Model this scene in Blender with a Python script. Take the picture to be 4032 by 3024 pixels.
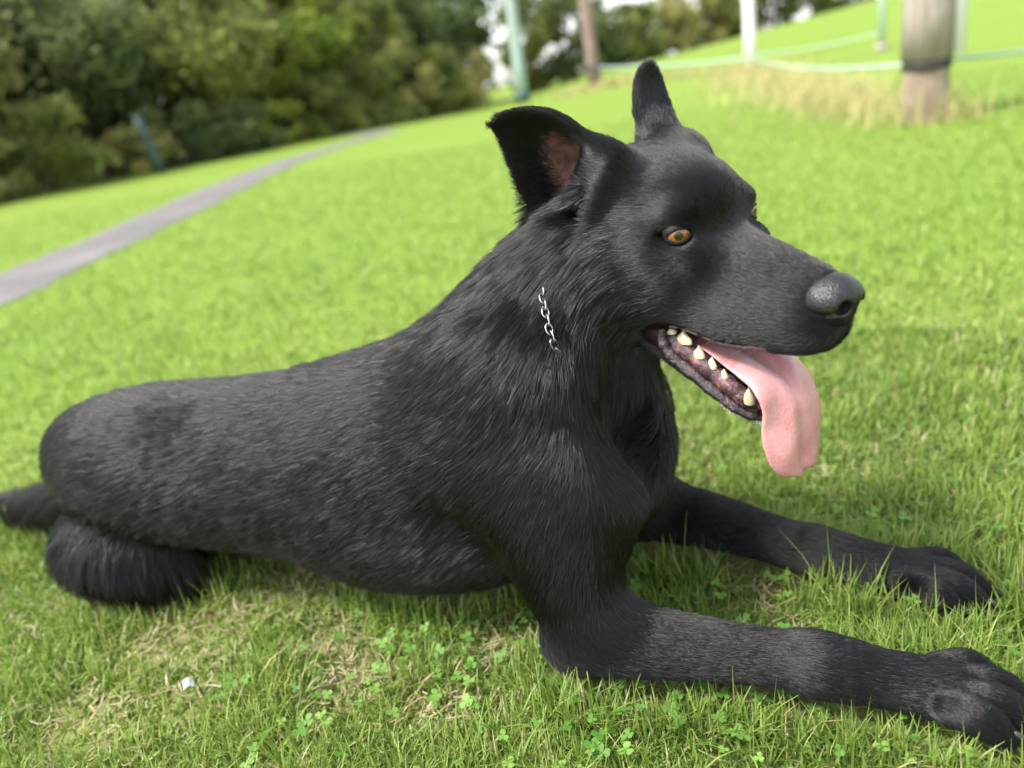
import bpy, bmesh, math, random
import numpy as np
from mathutils import Vector, Matrix

# ---------------------------------------------------------------- camera, sky, sun, exposure
scene = bpy.context.scene
for o in list(bpy.data.objects):
    bpy.data.objects.remove(o)
col = scene.collection
R_ = math.radians
CAM_H, PITCH, ROLL, FOV = 0.66, 21.0, 9.0, 67.0
cam_data = bpy.data.cameras.new("camera")
cam = bpy.data.objects.new("camera", cam_data)
col.objects.link(cam)
scene.camera = cam
cam_data.sensor_fit = 'HORIZONTAL'
cam_data.sensor_width = 36.0
cam_data.lens = 18.0 / math.tan(R_(FOV / 2))
cam_data.clip_start = 0.02
cam_data.clip_end = 3000.0
_fw = Vector((0, math.cos(R_(PITCH)), -math.sin(R_(PITCH))))
_r0 = Vector((1, 0, 0)); _u0 = _r0.cross(_fw)
_cr = _r0 * math.cos(R_(ROLL)) - _u0 * math.sin(R_(ROLL))
_cu = _r0 * math.sin(R_(ROLL)) + _u0 * math.cos(R_(ROLL))
cam.matrix_world = Matrix(((_cr.x, _cu.x, -_fw.x, 0), (_cr.y, _cu.y, -_fw.y, 0), (_cr.z, _cu.z, -_fw.z, CAM_H), (0, 0, 0, 1)))
cam_data.dof.use_dof = True
cam_data.dof.focus_distance = 0.79
cam_data.dof.aperture_fstop = 2.45

SUN_ELEV, SUN_ROT = 55.0, 252.0          # degrees; soft, veiled by cloud
world = bpy.data.worlds.new("World"); scene.world = world; world.use_nodes = True
wn = world.node_tree.nodes; wl = world.node_tree.links
bg = wn["Background"]
sky = wn.new("ShaderNodeTexSky"); sky.sky_type = 'NISHITA'; sky.sun_disc = False
sky.sun_elevation = R_(SUN_ELEV); sky.sun_rotation = R_(SUN_ROT)
sky.air_density = 1.0; sky.dust_density = 1.5; sky.ozone_density = 1.0
hs = wn.new("ShaderNodeHueSaturation"); hs.inputs["Saturation"].default_value = 0.30
wl.new(sky.outputs[0], hs.inputs["Color"]); wl.new(hs.outputs[0], bg.inputs["Color"])
bg.inputs["Strength"].default_value = 0.09
sun_data = bpy.data.lights.new("sun", 'SUN'); sun_data.energy = 1.5; sun_data.angle = R_(14); sun_data.color = (1.0, 0.96, 0.89)
sun = bpy.data.objects.new("sun", sun_data); col.objects.link(sun)
_az = R_(SUN_ROT)                          # sky rotation is measured from +Y towards +X
_sd = Vector((math.sin(_az) * math.cos(R_(SUN_ELEV)), math.cos(_az) * math.cos(R_(SUN_ELEV)), math.sin(R_(SUN_ELEV))))
sun.rotation_euler = _sd.to_track_quat('Z', 'Y').to_euler()
scene.view_settings.view_transform = 'Standard'
scene.view_settings.look = 'None'
scene.view_settings.gamma = 1.0
scene.view_settings.exposure = 2.4
scene.render.engine = 'CYCLES'
scene.cycles.use_denoising = True
scene.cycles.max_bounces = 8
scene.cycles.diffuse_bounces = 3
scene.cycles.transparent_max_bounces = 8

# ---------------------------------------------------------------- helpers
def tag(o, label=None, cat=None, group=None, kind=None):
    if label: o["label"] = label
    if cat: o["category"] = cat
    if group: o["group"] = group
    if kind: o["kind"] = kind
    return o

def empty(name, loc=(0, 0, 0), rz=0.0):
    o = bpy.data.objects.new(name, None); col.objects.link(o)
    o.location = loc; o.rotation_euler = (0, 0, rz); o.empty_display_size = 0.1
    return o

def mesh_obj(name, V, F, mat=None, parent=None, smooth=True):
    """V (n,3) array, F list/array of faces (array -> all same size)"""
    me = bpy.data.meshes.new(name)
    V = np.asarray(V, dtype=np.float32)
    if isinstance(F, np.ndarray):
        n, k = F.shape
        me.vertices.add(len(V)); me.vertices.foreach_set("co", V.ravel())
        me.loops.add(n * k); me.loops.foreach_set("vertex_index", F.astype(np.int32).ravel())
        me.polygons.add(n)
        me.polygons.foreach_set("loop_start", np.arange(0, n * k, k, dtype=np.int32))
        me.polygons.foreach_set("loop_total", np.full(n, k, dtype=np.int32))
        me.update(calc_edges=True)
    else:
        me.from_pydata([tuple(map(float, v)) for v in V], [], [tuple(map(int, f)) for f in F]); me.update()
    if smooth:
        me.polygons.foreach_set("use_smooth", np.ones(len(me.polygons), dtype=bool))
    o = bpy.data.objects.new(name, me); col.objects.link(o)
    if mat: me.materials.append(mat)
    if parent: o.parent = parent
    return o

class Nodes:
    def __init__(s, name):
        s.m = bpy.data.materials.new(name); s.m.use_nodes = True
        s.n = s.m.node_tree.nodes; s.l = s.m.node_tree.links
        s.b = s.n["Principled BSDF"]; s.out = s.n["Material Output"]
    def add(s, t, **kw):
        nd = s.n.new(t)
        for k, v in kw.items():
            if k in nd.inputs: nd.inputs[k].default_value = v
            else: setattr(nd, k, v)
        return nd
    def link(s, a, b): s.l.new(a, b)
    def coords(s, kind="Object"):
        return s.n.new("ShaderNodeTexCoord").outputs[kind]
    def noise(s, scale, detail=3, rough=0.55, vec=None, dims='3D'):
        nd = s.n.new("ShaderNodeTexNoise"); nd.noise_dimensions = dims
        nd.inputs["Scale"].default_value = scale; nd.inputs["Detail"].default_value = detail; nd.inputs["Roughness"].default_value = rough
        if vec is not None: s.link(vec, nd.inputs["Vector"])
        return nd.outputs["Fac"]
    def ramp(s, fac, stops):
        nd = s.n.new("ShaderNodeValToRGB"); e = nd.color_ramp.elements
        while len(e) < len(stops): e.new(0.5)
        for el, (p, c) in zip(e, stops):
            el.position = p; el.color = (*c, 1) if len(c) == 3 else c
        s.link(fac, nd.inputs["Fac"]); return nd.outputs["Color"]
    def mix(s, fac, a, b):
        nd = s.n.new("ShaderNodeMix"); nd.data_type = 'RGBA'
        for sock, v in ((nd.inputs["Factor"], fac), (nd.inputs["A"], a), (nd.inputs["B"], b)):
            pass
        ins = [i for i in nd.inputs if i.enabled]
        for sock, v in zip((ins[0], ins[1], ins[2]), (fac, a, b)):
            if hasattr(v, "is_output"): s.link(v, sock)
            elif isinstance(v, (tuple, list)): sock.default_value = (*v, 1) if len(v) == 3 else v
            else: sock.default_value = v
        return [o for o in nd.outputs if o.enabled][0]
    def bump(s, height, strength=0.3, dist=0.01):
        nd = s.n.new("ShaderNodeBump"); nd.inputs["Strength"].default_value = strength; nd.inputs["Distance"].default_value = dist
        s.link(height, nd.inputs["Height"]); s.link(nd.outputs["Normal"], s.b.inputs["Normal"])
    def set(s, **kw):
        for k, v in kw.items():
            k = k.replace("_", " ")
            if hasattr(v, "is_output"): s.link(v, s.b.inputs[k])
            elif isinstance(v, (tuple, list)) and len(v) == 3 and k not in ("Subsurface Radius",): s.b.inputs[k].default_value = (*v, 1)
            else: s.b.inputs[k].default_value = v
        return s.m

rng = np.random.default_rng(7)
random.seed(7)
# ---------------------------------------------------------------- ground, bank, path
def smooth01(t):
    t = np.clip(t, 0, 1); return t * t * (3 - 2 * t)
def ground_z(x, y):
    x = np.asarray(x, float); y = np.asarray(y, float)
    r = np.hypot(x, y); az = np.degrees(np.arctan2(x, np.maximum(y, 1e-3)))
    az = np.where(y > 0, az, np.where(x > 0, 90, -90))
    crest = np.interp(az, [-90, 3, 15.6, 26.8, 34, 55, 90], [0, .0, .92, 1.80, 2.35, 2.9, 2.9])
    z = crest * smooth01((r - 11) / 34)
    return z + .03 * np.sin(x * .55 + 1.3) * np.sin(y * .43) * smooth01((r - 3) / 5)
def patch_mask(x, y):                       # worn spots in the turf round the dog
    m = np.zeros(np.shape(x))
    for px, py, rx in WORN:
        m = np.maximum(m, 1 - smooth01((np.hypot(x - px, (y - py) * 1.25) / rx - .45) / .75))
    return m
def build_ground():
    rr = np.concatenate([[0.0], np.geomspace(.25, 1500, 150)])
    na = 220; th = np.linspace(0, 2 * math.pi, na, endpoint=False)
    X = rr[:, None] * np.sin(th)[None]; Y = rr[:, None] * np.cos(th)[None]
    Z = ground_z(X, Y)
    V = np.stack([X, Y, Z], -1).reshape(-1, 3)
    F = []
    for i in range(len(rr) - 1):
        a = i * na + np.arange(na); b = i * na + (np.arange(na) + 1) % na
        F.append(np.stack([a, b, b + na, a + na], 1)[:, ::-1])
    F = np.vstack(F)
    g = mesh_obj("ground", V, F)
    ca = g.data.color_attributes.new("worn", 'FLOAT_COLOR', 'POINT')
    r = np.hypot(V[:, 0], V[:, 1])
    near = 1 - smooth01((r - 1.2) / 1.3)
    ca.data.foreach_set("color", np.stack([near, near, near, near * 0 + 1], 1).astype(np.float32).ravel())
    n = Nodes("turf"); co = n.coords()
    att = n.add("ShaderNodeAttribute", attribute_name="worn")
    soil = n.ramp(n.noise(38, 6, .65, co), [(.30, (.12, .085, .05)), (.55, (.24, .18, .11)), (.75, (.36, .29, .19))])
    far = n.ramp(n.noise(.55, 6, .65, co), [(.34, (.122, .198, .027)), (.55, (.148, .216, .031)), (.75, (.178, .226, .042))])
    far2 = n.ramp(n.noise(14, 4, .6, co), [(.30, (.116, .186, .025)), (.70, (.180, .246, .040))])
    farc = n.mix(.5, far, far2)
    c = n.mix(att.outputs["Fac"], farc, n.mix(.60, soil, (.12, .19, .025)))
    n.bump(n.noise(55, 5, .6, co), .6, .02)
    g.data.materials.append(n.set(Base_Color=c, Roughness=.95, Specular_IOR_Level=.15))
    tag(g, kind="structure")
    return g
WORN = [(-.50, .93, .13), (-.36, 1.02, .10), (-.24, .775, .07), (-.56, .78, .10), (-.06, .80, .06), (-.30, .86, .06), (.10, .72, .06), (-.15, .70, .06), (.22, .66, .05), (.28, .83, .07)]
ground = build_ground()
PATH_C = np.array([(-2.75, -6), (-2.80, 0), (-2.84, 4.0), (-2.90, 7.0), (-3.05, 11.0), (-2.95, 15.0), (-2.35, 18.5), (-2.1, 20.0), (-2.6, 21.6), (-3.6, 23.2)])
def path_x(y): return np.interp(y, PATH_C[:, 1], PATH_C[:, 0])
def build_path():
    c = spline2(PATH_C, 14); T = np.gradient(c, axis=0); T /= np.linalg.norm(T, axis=1, keepdims=True); Nn = np.stack([T[:, 1], -T[:, 0]], 1)
    rg = np.random.default_rng(3); nv = 9; V = []
    for i in range(len(c)):
        w = .36 + .03 * math.sin(i * .9) + .02 * rg.normal()
        for j in range(nv):
            s = j / (nv - 1) * 2 - 1; p = c[i] + Nn[i] * s * w
            V.append((p[0], p[1], float(ground_z(p[0], p[1])) + .006 + .012 * (1 - s * s)))
    F = []
    for i in range(len(c) - 1):
        for j in range(nv - 1):
            a = i * nv + j; F.append((a, a + 1, a + nv + 1, a + nv))
    n = Nodes("gravel"); co = n.coords()
    col_ = n.ramp(n.noise(60, 5, .7, co), [(.3, (.105, .102, .10)), (.55, (.175, .171, .168)), (.75, (.25, .245, .24))])
    big = n.ramp(n.noise(1.6, 4, .6, co), [(.35, (.75, .74, .73)), (.7, (1.1, 1.08, 1.08))])
    mm = n.add("ShaderNodeMix", data_type='RGBA', blend_type='MULTIPLY'); ii = [i for i in mm.inputs if i.enabled]; ii[0].default_value = 1
    n.link(col_, ii[1]); n.link(big, ii[2])
    n.bump(n.noise(90, 4, .6, co), .7, .012)
    o = mesh_obj("path", V, F, n.set(Base_Color=[o for o in mm.outputs if o.enabled][0], Roughness=.95, Specular_IOR_Level=.2))
    tag(o, kind="structure")
def spline2(N, sub):
    N = np.asarray(N, float); out = []
    P = np.vstack([2 * N[0] - N[1], N, 2 * N[-1] - N[-2]])
    for i in range(1, len(P) - 2):
        for j in range(sub):
            t = j / sub; p0, p1, p2, p3 = P[i - 1], P[i], P[i + 1], P[i + 2]
            out.append(0.5 * ((2 * p1) + (p2 - p0) * t + (2 * p0 - 5 * p1 + 4 * p2 - p3) * t * t + (3 * p1 - p0 - 3 * p2 + p3) * t ** 3))
    out.append(N[-1]); return np.array(out)
build_path()

# ---------------------------------------------------------------- foliage
def mat_leaf(name, lo, hi, trans=.35, attr=True, rough=.5, spec=.3):
    n = Nodes(name)
    if attr:
        a = n.add("ShaderNodeAttribute", attribute_name="tint"); fac = a.outputs["Fac"]
    else:
        fac = n.noise(3, 3, .6, n.coords())
    mid = tuple((p + q) / 2 for p, q in zip(lo, hi))
    c = n.ramp(fac, [(.0, lo), (.5, mid), (1.0, hi)])
    n.set(Base_Color=c, Roughness=rough, Specular_IOR_Level=spec)
    tr = n.add("ShaderNodeBsdfTranslucent"); n.link(c, tr.inputs["Color"])
    mx = n.add("ShaderNodeMixShader"); mx.inputs[0].default_value = trans
    n.link(n.b.outputs[0], mx.inputs[1]); n.link(tr.outputs[0], mx.inputs[2]); n.link(mx.outputs[0], n.out.inputs["Surface"])
    return n.m
def set_tint(o, t):
    a = o.data.attributes.new("tint", 'FLOAT', 'POINT'); a.data.foreach_set("value", np.asarray(t, np.float32))
def leaves_mesh(name, C, size, mat, parent, seed, tint=None, droop=.3):
    """one pointed, slightly folded leaf per point of C"""
    r = np.random.default_rng(seed); n = len(C)
    d = r.normal(size=(n, 3)); d[:, 2] -= droop; d /= np.linalg.norm(d, axis=1, keepdims=True)
    u = np.cross(d, r.normal(size=(n, 3))); u /= np.linalg.norm(u, axis=1, keepdims=True)
    L = size * (.6 + .8 * r.random(n)); w = L * .34; nn = np.cross(d, u)
    base = C - d * (L * .5)[:, None]; tip = C + d * (L * .5)[:, None]
    s1 = C + u * w[:, None] + nn * (w * .25)[:, None]; s2 = C - u * w[:, None] + nn * (w * .25)[:, None]
    V = np.stack([base, s1, tip, s2], 1).reshape(-1, 3); F = np.arange(4 * n).reshape(n, 4)
    o = mesh_obj(name, V, F, mat, parent, smooth=False)
    t = r.random(n) if tint is None else np.clip(tint + .18 * r.normal(size=n), 0, 1)
    set_tint(o, np.repeat(t, 4))
    return o
def clumps(centers, radii, per, seed, flat=.75):
    r = np.random.default_rng(seed); P = []; I = []
    for i, (c, q) in enumerate(zip(centers, radii)):
        d = r.normal(size=(per, 3)); d /= np.linalg.norm(d, axis=1, keepdims=True)
        rad = q * (r.random(per) ** .45) * (1 + .25 * r.normal(size=per))
        p = d * rad[:, None]; p[:, 2] *= flat
        P.append(np.asarray(c)[None] + p); I.append(np.full(per, i))
    return np.vstack(P), np.concatenate(I)
def limb(P, r, nv=8):
    P = np.asarray(P, float); T = np.gradient(P, axis=0); T /= np.linalg.norm(T, axis=1, keepdims=True) + 1e-9
    ref = np.array([.31, .95, .05]); S = np.cross(T, ref); S /= np.linalg.norm(S, axis=1, keepdims=True) + 1e-9; N = np.cross(T, S)
    a = np.linspace(0, 2 * math.pi, nv, endpoint=False)
    V = P[:, None] + np.asarray(r)[:, None, None] * (np.cos(a)[None, :, None] * S[:, None] + np.sin(a)[None, :, None] * N[:, None])
    n = len(P); F = []
    for i in range(n - 1):
        for j in range(nv): F.append((i * nv + j, i * nv + (j + 1) % nv, (i + 1) * nv + (j + 1) % nv, (i + 1) * nv + j))
    return V.reshape(-1, 3), F
bk = Nodes("bark"); _co = bk.coords()
bk.set(Base_Color=bk.ramp(bk.noise(9, 5, .65, _co), [(.3, (.035, .026, .018)), (.7, (.12, .095, .07))]), Roughness=.95)
bk.bump(bk.noise(25, 4, .6, _co), .8, .03)
M_bark = bk.m
M_olive = mat_leaf("olive_leaves", (.13, .14, .04), (.58, .55, .20), .5)
M_green = mat_leaf("green_leaves", (.08, .11, .03), (.38, .42, .11), .5)
M_dark = mat_leaf("dark_leaves", (.06, .09, .03), (.21, .25, .09), .45)
M_lime = mat_leaf("lime_leaves", (.09, .15, .018), (.46, .52, .09), .5)
def tree(name, x, y, h, spread, low, mat, label, seed, nclump=60, per=170, leaf=.10, lean=(0, 0), group=None, cat="tree", csize=.5, tint_hi=.75, trunk_r=.16):
    r = np.random.default_rng(seed); z0 = float(ground_z(x, y))
    t = empty(name, (x, y, z0))
    top = np.array([lean[0], lean[1], h * .82]); n = 9
    s = np.linspace(0, 1, n); P = s[:, None] * top[None]; P[1:-1, :2] += r.normal(size=(n - 2, 2)) * .05 * h * .3
    v, f = limb(P, trunk_r * (1 - .75 * s) * (1 + .5 * np.exp(-s * 14)), 10)
    VV = [v]; FF = [tuple(q) for q in f]; off = len(v)
    cs = []; rs = []
    for i in range(nclump):
        a = r.random() * 2 * math.pi; zz = low + (h - low) * r.random() ** .9
        prof = math.sin(min(1, max(.08, (zz - low + .35) / (h - low + .5))) * math.pi * .80 + .25)
        rad = spread * (.30 + .70 * r.random() ** .5) * max(.25, prof)
        c = np.array([math.cos(a) * rad + lean[0] * zz / h, math.sin(a) * rad + lean[1] * zz / h, zz])
        cs.append(c); rs.append(csize * (.55 + .75 * r.random()))
        if i % 3 == 0:
            k = min(n - 1, max(1, int((zz / h) * .8 * n))); b0 = P[k - 1]
            m = (b0 + c) / 2 + np.array([0, 0, .12 * h * .2]); q = np.array([b0, (b0 + m) / 2 + .02, m, (m + c) / 2, c])
            v, f = limb(q, trunk_r * .30 * np.array([1, .8, .6, .4, .2]), 6)
            FF += [tuple(np.array(g) + off) for g in f]; VV.append(v); off += len(v)
    mesh_obj("trunk", np.vstack(VV), FF, M_bark, t)
    C, I = clumps(cs, rs, per, seed + 1)
    ct = r.random(nclump) * tint_hi
    C[:, 2] = np.maximum(C[:, 2], .05)
    leaves_mesh("crown", C, leaf, mat, t, seed + 2, tint=ct[I])
    tag(t, label, cat, group)
    return t
def shrub(name, x, y, h, w, mat, label, seed, per=130, ncl=26, leaf=.075, group=None, cat="shrub", tint_hi=.8):
    r = np.random.default_rng(seed); z0 = float(ground_z(x, y)); t = empty(name, (x, y, z0))
    cs = []; rs = []; VV = []; FF = []; off = 0
    for i in range(ncl):
        a = r.random() * 2 * math.pi; zz = h * (.10 + .82 * r.random()); rad = w * math.sqrt(r.random()) * math.sqrt(max(.12, 1 - (zz / h - .35) ** 2 * 1.6))
        c = np.array([math.cos(a) * rad, math.sin(a) * rad * .7, zz]); cs.append(c); rs.append(.26 * h ** .5 * (.6 + .7 * r.random()))
        if i % 4 == 0:
            q = np.array([[c[0] * .15, c[1] * .15, 0], [c[0] * .4, c[1] * .4, zz * .5], c]); v, f = limb(q, np.array([.03, .02, .008]), 6)
            FF += [tuple(np.array(g) + off) for g in f]; VV.append(v); off += len(v)
    mesh_obj("stem", np.vstack(VV), FF, M_bark, t)
    C, I = clumps(cs, rs, per, seed + 1); C[:, 2] = np.maximum(C[:, 2], .02)
    ct = r.random(ncl) * tint_hi
    leaves_mesh("foliage", C, leaf, mat, t, seed + 2, tint=ct[I])
    tag(t, label, cat, group); return t
def mat_simple(name, c, rough=.5, **kw):
    return Nodes(name).set(Base_Color=c, Roughness=rough, **kw)
# ---------------------------------------------------------------- hedge row and trees along the far side of the path
HEDGE = np.array([(-9.6, 10.2), (-8.55, 14.0), (-7.1, 18.0), (-4.3, 22.8), (.4, 29.6)])
def hedge_at(t):
    d = np.r_[0, np.cumsum(np.linalg.norm(np.diff(HEDGE, axis=0), axis=1))]; q = t * d[-1]
    p = np.array([np.interp(q, d, HEDGE[:, 0]), np.interp(q, d, HEDGE[:, 1])]); p2 = np.array([np.interp(q + .3, d, HEDGE[:, 0]), np.interp(q + .3, d, HEDGE[:, 1])])
    T = p2 - p; T = T / (np.linalg.norm(T) + 1e-9); return p, np.array([-T[1], T[0]])       # point, direction away from the path
SH = [(.02, 1.9, M_olive, "tall straggly olive shrub at the open end of the hedge"), (.12, 1.5, M_green, "rounded mid-green shrub in the hedge by the path"), (.19, 1.25, M_olive, "low olive shrub with yellowing leaf clumps in the hedge"),
      (.27, 1.7, M_green, "leafy green shrub left of the leaning teal post"), (.36, .9, M_olive, "small olive shrub at the foot of the leaning teal post"), (.44, 1.4, M_dark, "dark green shrub right of the leaning teal post"),
      (.52, 1.2, M_dark, "dark shrub in the shade under the big tree"), (.60, 1.1, M_lime, "low yellow-green shrub at the edge of the grass"), (.68, 1.7, M_green, "green shrub beside the yellow-green shrub"),
      (.76, 2.1, M_green, "tall green shrub towards the far end of the hedge"), (.84, 2.4, M_olive, "tall olive shrub near the far end of the path"), (.92, 2.2, M_green, "last green shrub of the hedge before the pale green post"), (.99, 2.5, M_olive, "olive shrub at the far end of the hedge")]
for i, (t, h, m, lab) in enumerate(SH):
    p, nrm = hedge_at(t); w = 1.25 + .25 * math.sin(i * 2.1)
    q = p + nrm * (w * .62)
    shrub("hedge_shrub", q[0], q[1], h, w, m, lab, 100 + i * 7, per=150, ncl=34, leaf=.11, tint_hi=1.0, group="shrubs of the hedge beside the path")
TR = [(.03, 2.6, 4.0, 2.2, .9, M_olive, "big olive-leaved tree with low boughs behind the straggly shrub", .55),
      (.22, 2.6, 4.3, 2.4, 1.2, M_olive, "broad tree with yellowing olive clumps above the rounded shrub", .60),
      (.40, 3.0, 4.3, 2.4, 1.4, M_dark, "dark-leaved tree behind the leaning teal post", .55),
      (.55, 2.8, 4.6, 2.6, 1.4, M_green, "green tree with drooping boughs over the yellow-green shrub", .62),
      (.70, 3.0, 4.8, 2.8, 1.2, M_lime, "bright yellow-green tree hanging over the path's far stretch", .60),
      (.84, 3.2, 5.0, 2.8, .9, M_green, "dense green tree near the end of the hedge", .60),
      (.96, 3.0, 5.0, 2.4, .5, M_dark, "dark tree closing the end of the hedge", .6)]
for i, (t, back, h, sp, low, m, lab, cs) in enumerate(TR):
    p, nrm = hedge_at(t); q = p + nrm * back
    tree("hedge_tree", q[0], q[1], h, sp, low, m, lab, 300 + i * 11, nclump=80, per=150, leaf=.17, csize=cs * 1.1, tint_hi=1.0 if i < 2 else .85, group="trees behind the hedge")
BT = [(-13.5, 18, "dark woodland tree behind the broad yellowing tree"), (-12.0, 22.5, "dark woodland tree behind the leaning teal post's tree"), (-9.8, 26.5, "dark woodland tree deep behind the tree with drooping boughs"), (-7.0, 29.5, "dark woodland tree deep behind the bright yellow-green tree"), (-4.4, 33.0, "dark woodland tree deep behind the dense green tree"), (-1.6, 37.0, "dark woodland tree deep behind the end of the hedge"), (-16, 13, "dark woodland tree behind the big olive-leaved tree")]
for i, (x, y, lab) in enumerate(BT):
    tree("wood_tree", x, y, 6.2, 3.4, .5, M_dark, lab, 500 + i * 13, nclump=120, per=120, leaf=.30, csize=.85, group="dark woodland trees behind the hedge row", tint_hi=.6, trunk_r=.2)

# far tree line behind the bank
FT = [(4.9, 4.6, 41, M_green, "narrow green tree right of the pale green post"), (7.5, 3.9, 42, M_dark, "dark green tree beyond the pale green post"), (11.0, 2.7, 44, M_green, "low green tree beyond the brown pole"), (13.4, 2.3, 46, M_olive, "low olive tree on the bank's skyline"),
      (15.8, 3.3, 48, M_olive, "rounded olive tree on the bank's skyline"), (18.4, 4.2, 50, M_green, "green tree on the skyline left of the white post"), (20.8, 4.6, 50, M_dark, "dark tree on the skyline behind the white post"),
      (23.0, 4.6, 51, M_green, "green tree on the skyline right of the white post"), (25.2, 4.4, 52, M_dark, "dark tree where the bank's crest hides the skyline trees")]
for i, (az, h, r, m, lab) in enumerate(FT):
    x, y = r * math.sin(R_(az)), r * math.cos(R_(az))
    tree("skyline_tree", x, y, h, 2.4 if i else 1.5, .15, m, lab, 700 + i * 17, nclump=56, per=80, leaf=.26, csize=.62, group="trees on the skyline beyond the bank", trunk_r=.12)

# ---------------------------------------------------------------- posts and rope
def post_mesh(r0, r1, z0, z1, nv=18, nz=10, wob=.006, seed=0, lean=(0, 0)):
    r = np.random.default_rng(seed); V = []
    ph = r.random(nv) * .5
    for i in range(nz):
        t = i / (nz - 1); rad = r0 + (r1 - r0) * t
        for j in range(nv):
            a = 2 * math.pi * j / nv
            q = rad * (1 + .03 * math.sin(3 * a + seed) + .02 * math.sin(7 * a)) + wob * .3 * r.normal()
            V.append((q * math.cos(a) + lean[0] * (z0 + (z1 - z0) * t), q * math.sin(a) + lean[1] * (z0 + (z1 - z0) * t), z0 + (z1 - z0) * t))
    F = []
    for i in range(nz - 1):
        for j in range(nv): F.append((i * nv + j, i * nv + (j + 1) % nv, (i + 1) * nv + (j + 1) % nv, (i + 1) * nv + j))
    F.append(tuple(range(nv))[::-1]); F.append(tuple((nz - 1) * nv + j for j in range(nv)))
    return V, F
def mat_wood(name, stops, sx=9, sz=1.2):
    n = Nodes(name); mp = n.add("ShaderNodeMapping"); mp.inputs["Scale"].default_value = (sx, sx, sz); n.link(n.coords(), mp.inputs["Vector"])
    f = n.noise(2.2, 6, .65, mp.outputs[0])
    n.bump(n.noise(6, 4, .6, mp.outputs[0]), .6, .02)
    return n.set(Base_Color=n.ramp(f, stops), Roughness=.85)
M_greywood = mat_wood("weathered_grey_wood", [(.30, (.20, .165, .135)), (.55, (.32, .275, .235)), (.75, (.42, .375, .33))])
M_brownwood = mat_wood("weathered_brown_wood", [(.28, (.10, .072, .05)), (.52, (.26, .20, .145)), (.75, (.36, .30, .235))])
M_pole = mat_wood("brown_pole_wood", [(.3, (.14, .095, .075)), (.7, (.30, .225, .19))])
M_white = mat_simple("white_paint", (.78, .79, .77), .5)
M_teal = Nodes("teal_paint").set(Base_Color=(.022, .058, .046), Roughness=.5)
M_pale = Nodes("pale_green_paint").set(Base_Color=(.33, .42, .38), Roughness=.5)
M_darkband = mat_simple("dark_strap", (.03, .026, .022), .7)
def at_ground(x, y): return (x, y, float(ground_z(x, y)))
tp = empty("timber_post", at_ground(3.11, 5.50)); 
v, f = post_mesh(.146, .140, -.1, .40, seed=4); mesh_obj("foot", v, f, M_brownwood, tp, smooth=True)
v, f = post_mesh(.160, .156, .398, 3.0, seed=9); mesh_obj("sleeve", v, f, M_greywood, tp)
v, f = post_mesh(.153, .153, .335, .397, nz=3, seed=2); mesh_obj("strap", v, f, M_darkband, tp)
v, f = post_mesh(.045, .045, .41, 3.0, nv=14, nz=4, wob=.0, seed=1); o = mesh_obj("conduit", v, f, M_white, tp); o.location = (.160, -.090, 0)
tag(tp, "thick weathered timber post with grey upper sleeve and white pipe up its side", "post")
wp = empty("white_post", at_ground(6.44, 18.52)); v, f = post_mesh(.125, .120, -.1, 3.6, nv=14, nz=5, wob=.001); mesh_obj("shaft", v, f, M_white, wp); v, f = post_mesh(.15, .14, -.02, .10, nv=14, nz=3, wob=.001); mesh_obj("collar", v, f, M_pole, wp)
tag(wp, "plain white post standing on the grass bank behind the dog's far ear", "post")
gp = empty("pale_green_post", at_ground(1.83, 27.27)); v, f = post_mesh(.20, .17, -.1, 6.0, nv=14, nz=6, wob=.001, lean=(.008, 0)); mesh_obj("shaft", v, f, M_pale, gp); v, f = post_mesh(.26, .25, -.05, .35, nv=14, nz=3, wob=.001); mesh_obj("base", v, f, M_teal, gp)
tag(gp, "tall pale green post with darker foot at the end of the hedge", "post")
bp = empty("brown_pole", at_ground(3.77, 24.06)); v, f = post_mesh(.20, .14, -.1, 6.0, nv=14, nz=8, wob=.004, lean=(-.02, 0)); mesh_obj("shaft", v, f, M_pole, bp); v, f = post_mesh(.22, .215, .55, .62, nv=14, nz=3, wob=.001); mesh_obj("strap", v, f, M_darkband, bp)
tag(bp, "slightly leaning brown wooden pole in dry grass beside the pale green post", "pole")
sp_ = empty("thin_pole", at_ground(8.25, 16.20)); v, f = post_mesh(.055, .05, -.1, 3.2, nv=12, nz=4, wob=.0); mesh_obj("shaft", v, f, M_pale, sp_); v, f = post_mesh(.13, .11, -.02, .12, nv=12, nz=3, wob=.0); mesh_obj("foot", v, f, M_greywood, sp_)
tag(sp_, "thin pale pole on the bank seen just left of the timber post", "pole")
lp = empty("teal_post", at_ground(-6.55, 17.10)); v, f = post_mesh(.085, .080, -.1, 1.20, nv=12, nz=4, wob=.001, lean=(-.14, 0)); mesh_obj("shaft", v, f, M_teal, lp); v, f = post_mesh(.090, .090, 1.20, 1.24, nv=12, nz=2, wob=0, lean=(-.14, 0)); mesh_obj("cap", v, f, M_teal, lp)
tag(lp, "short leaning teal post among the hedge shrubs", "post")
M_rope = mat_simple("pale_rope", (.34, .47, .40), .8)
def rope(a, b, sag, label, r=.014):
    a = np.array(a, float); b = np.array(b, float); n = 24; t = np.linspace(0, 1, n)
    P = a[None] * (1 - t)[:, None] + b[None] * t[:, None]; P[:, 2] -= sag * 4 * t * (1 - t)
    P[:, 2] = np.maximum(P[:, 2], ground_z(P[:, 0], P[:, 1]) + .04)
    v, f = limb(P, np.full(n, r), 8); o = mesh_obj("rope", v, f, M_rope); tag(o, label, "rope", "ropes strung between the posts")
rope((3.25, 5.56, .38), (8.6, 8.4, .50), .14, "pale rope sagging away from the timber post's right side")
rope((3.02, 5.62, .38), (6.40, 18.40, .42), .10, "pale rope strung from the timber post to the white post")
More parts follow.
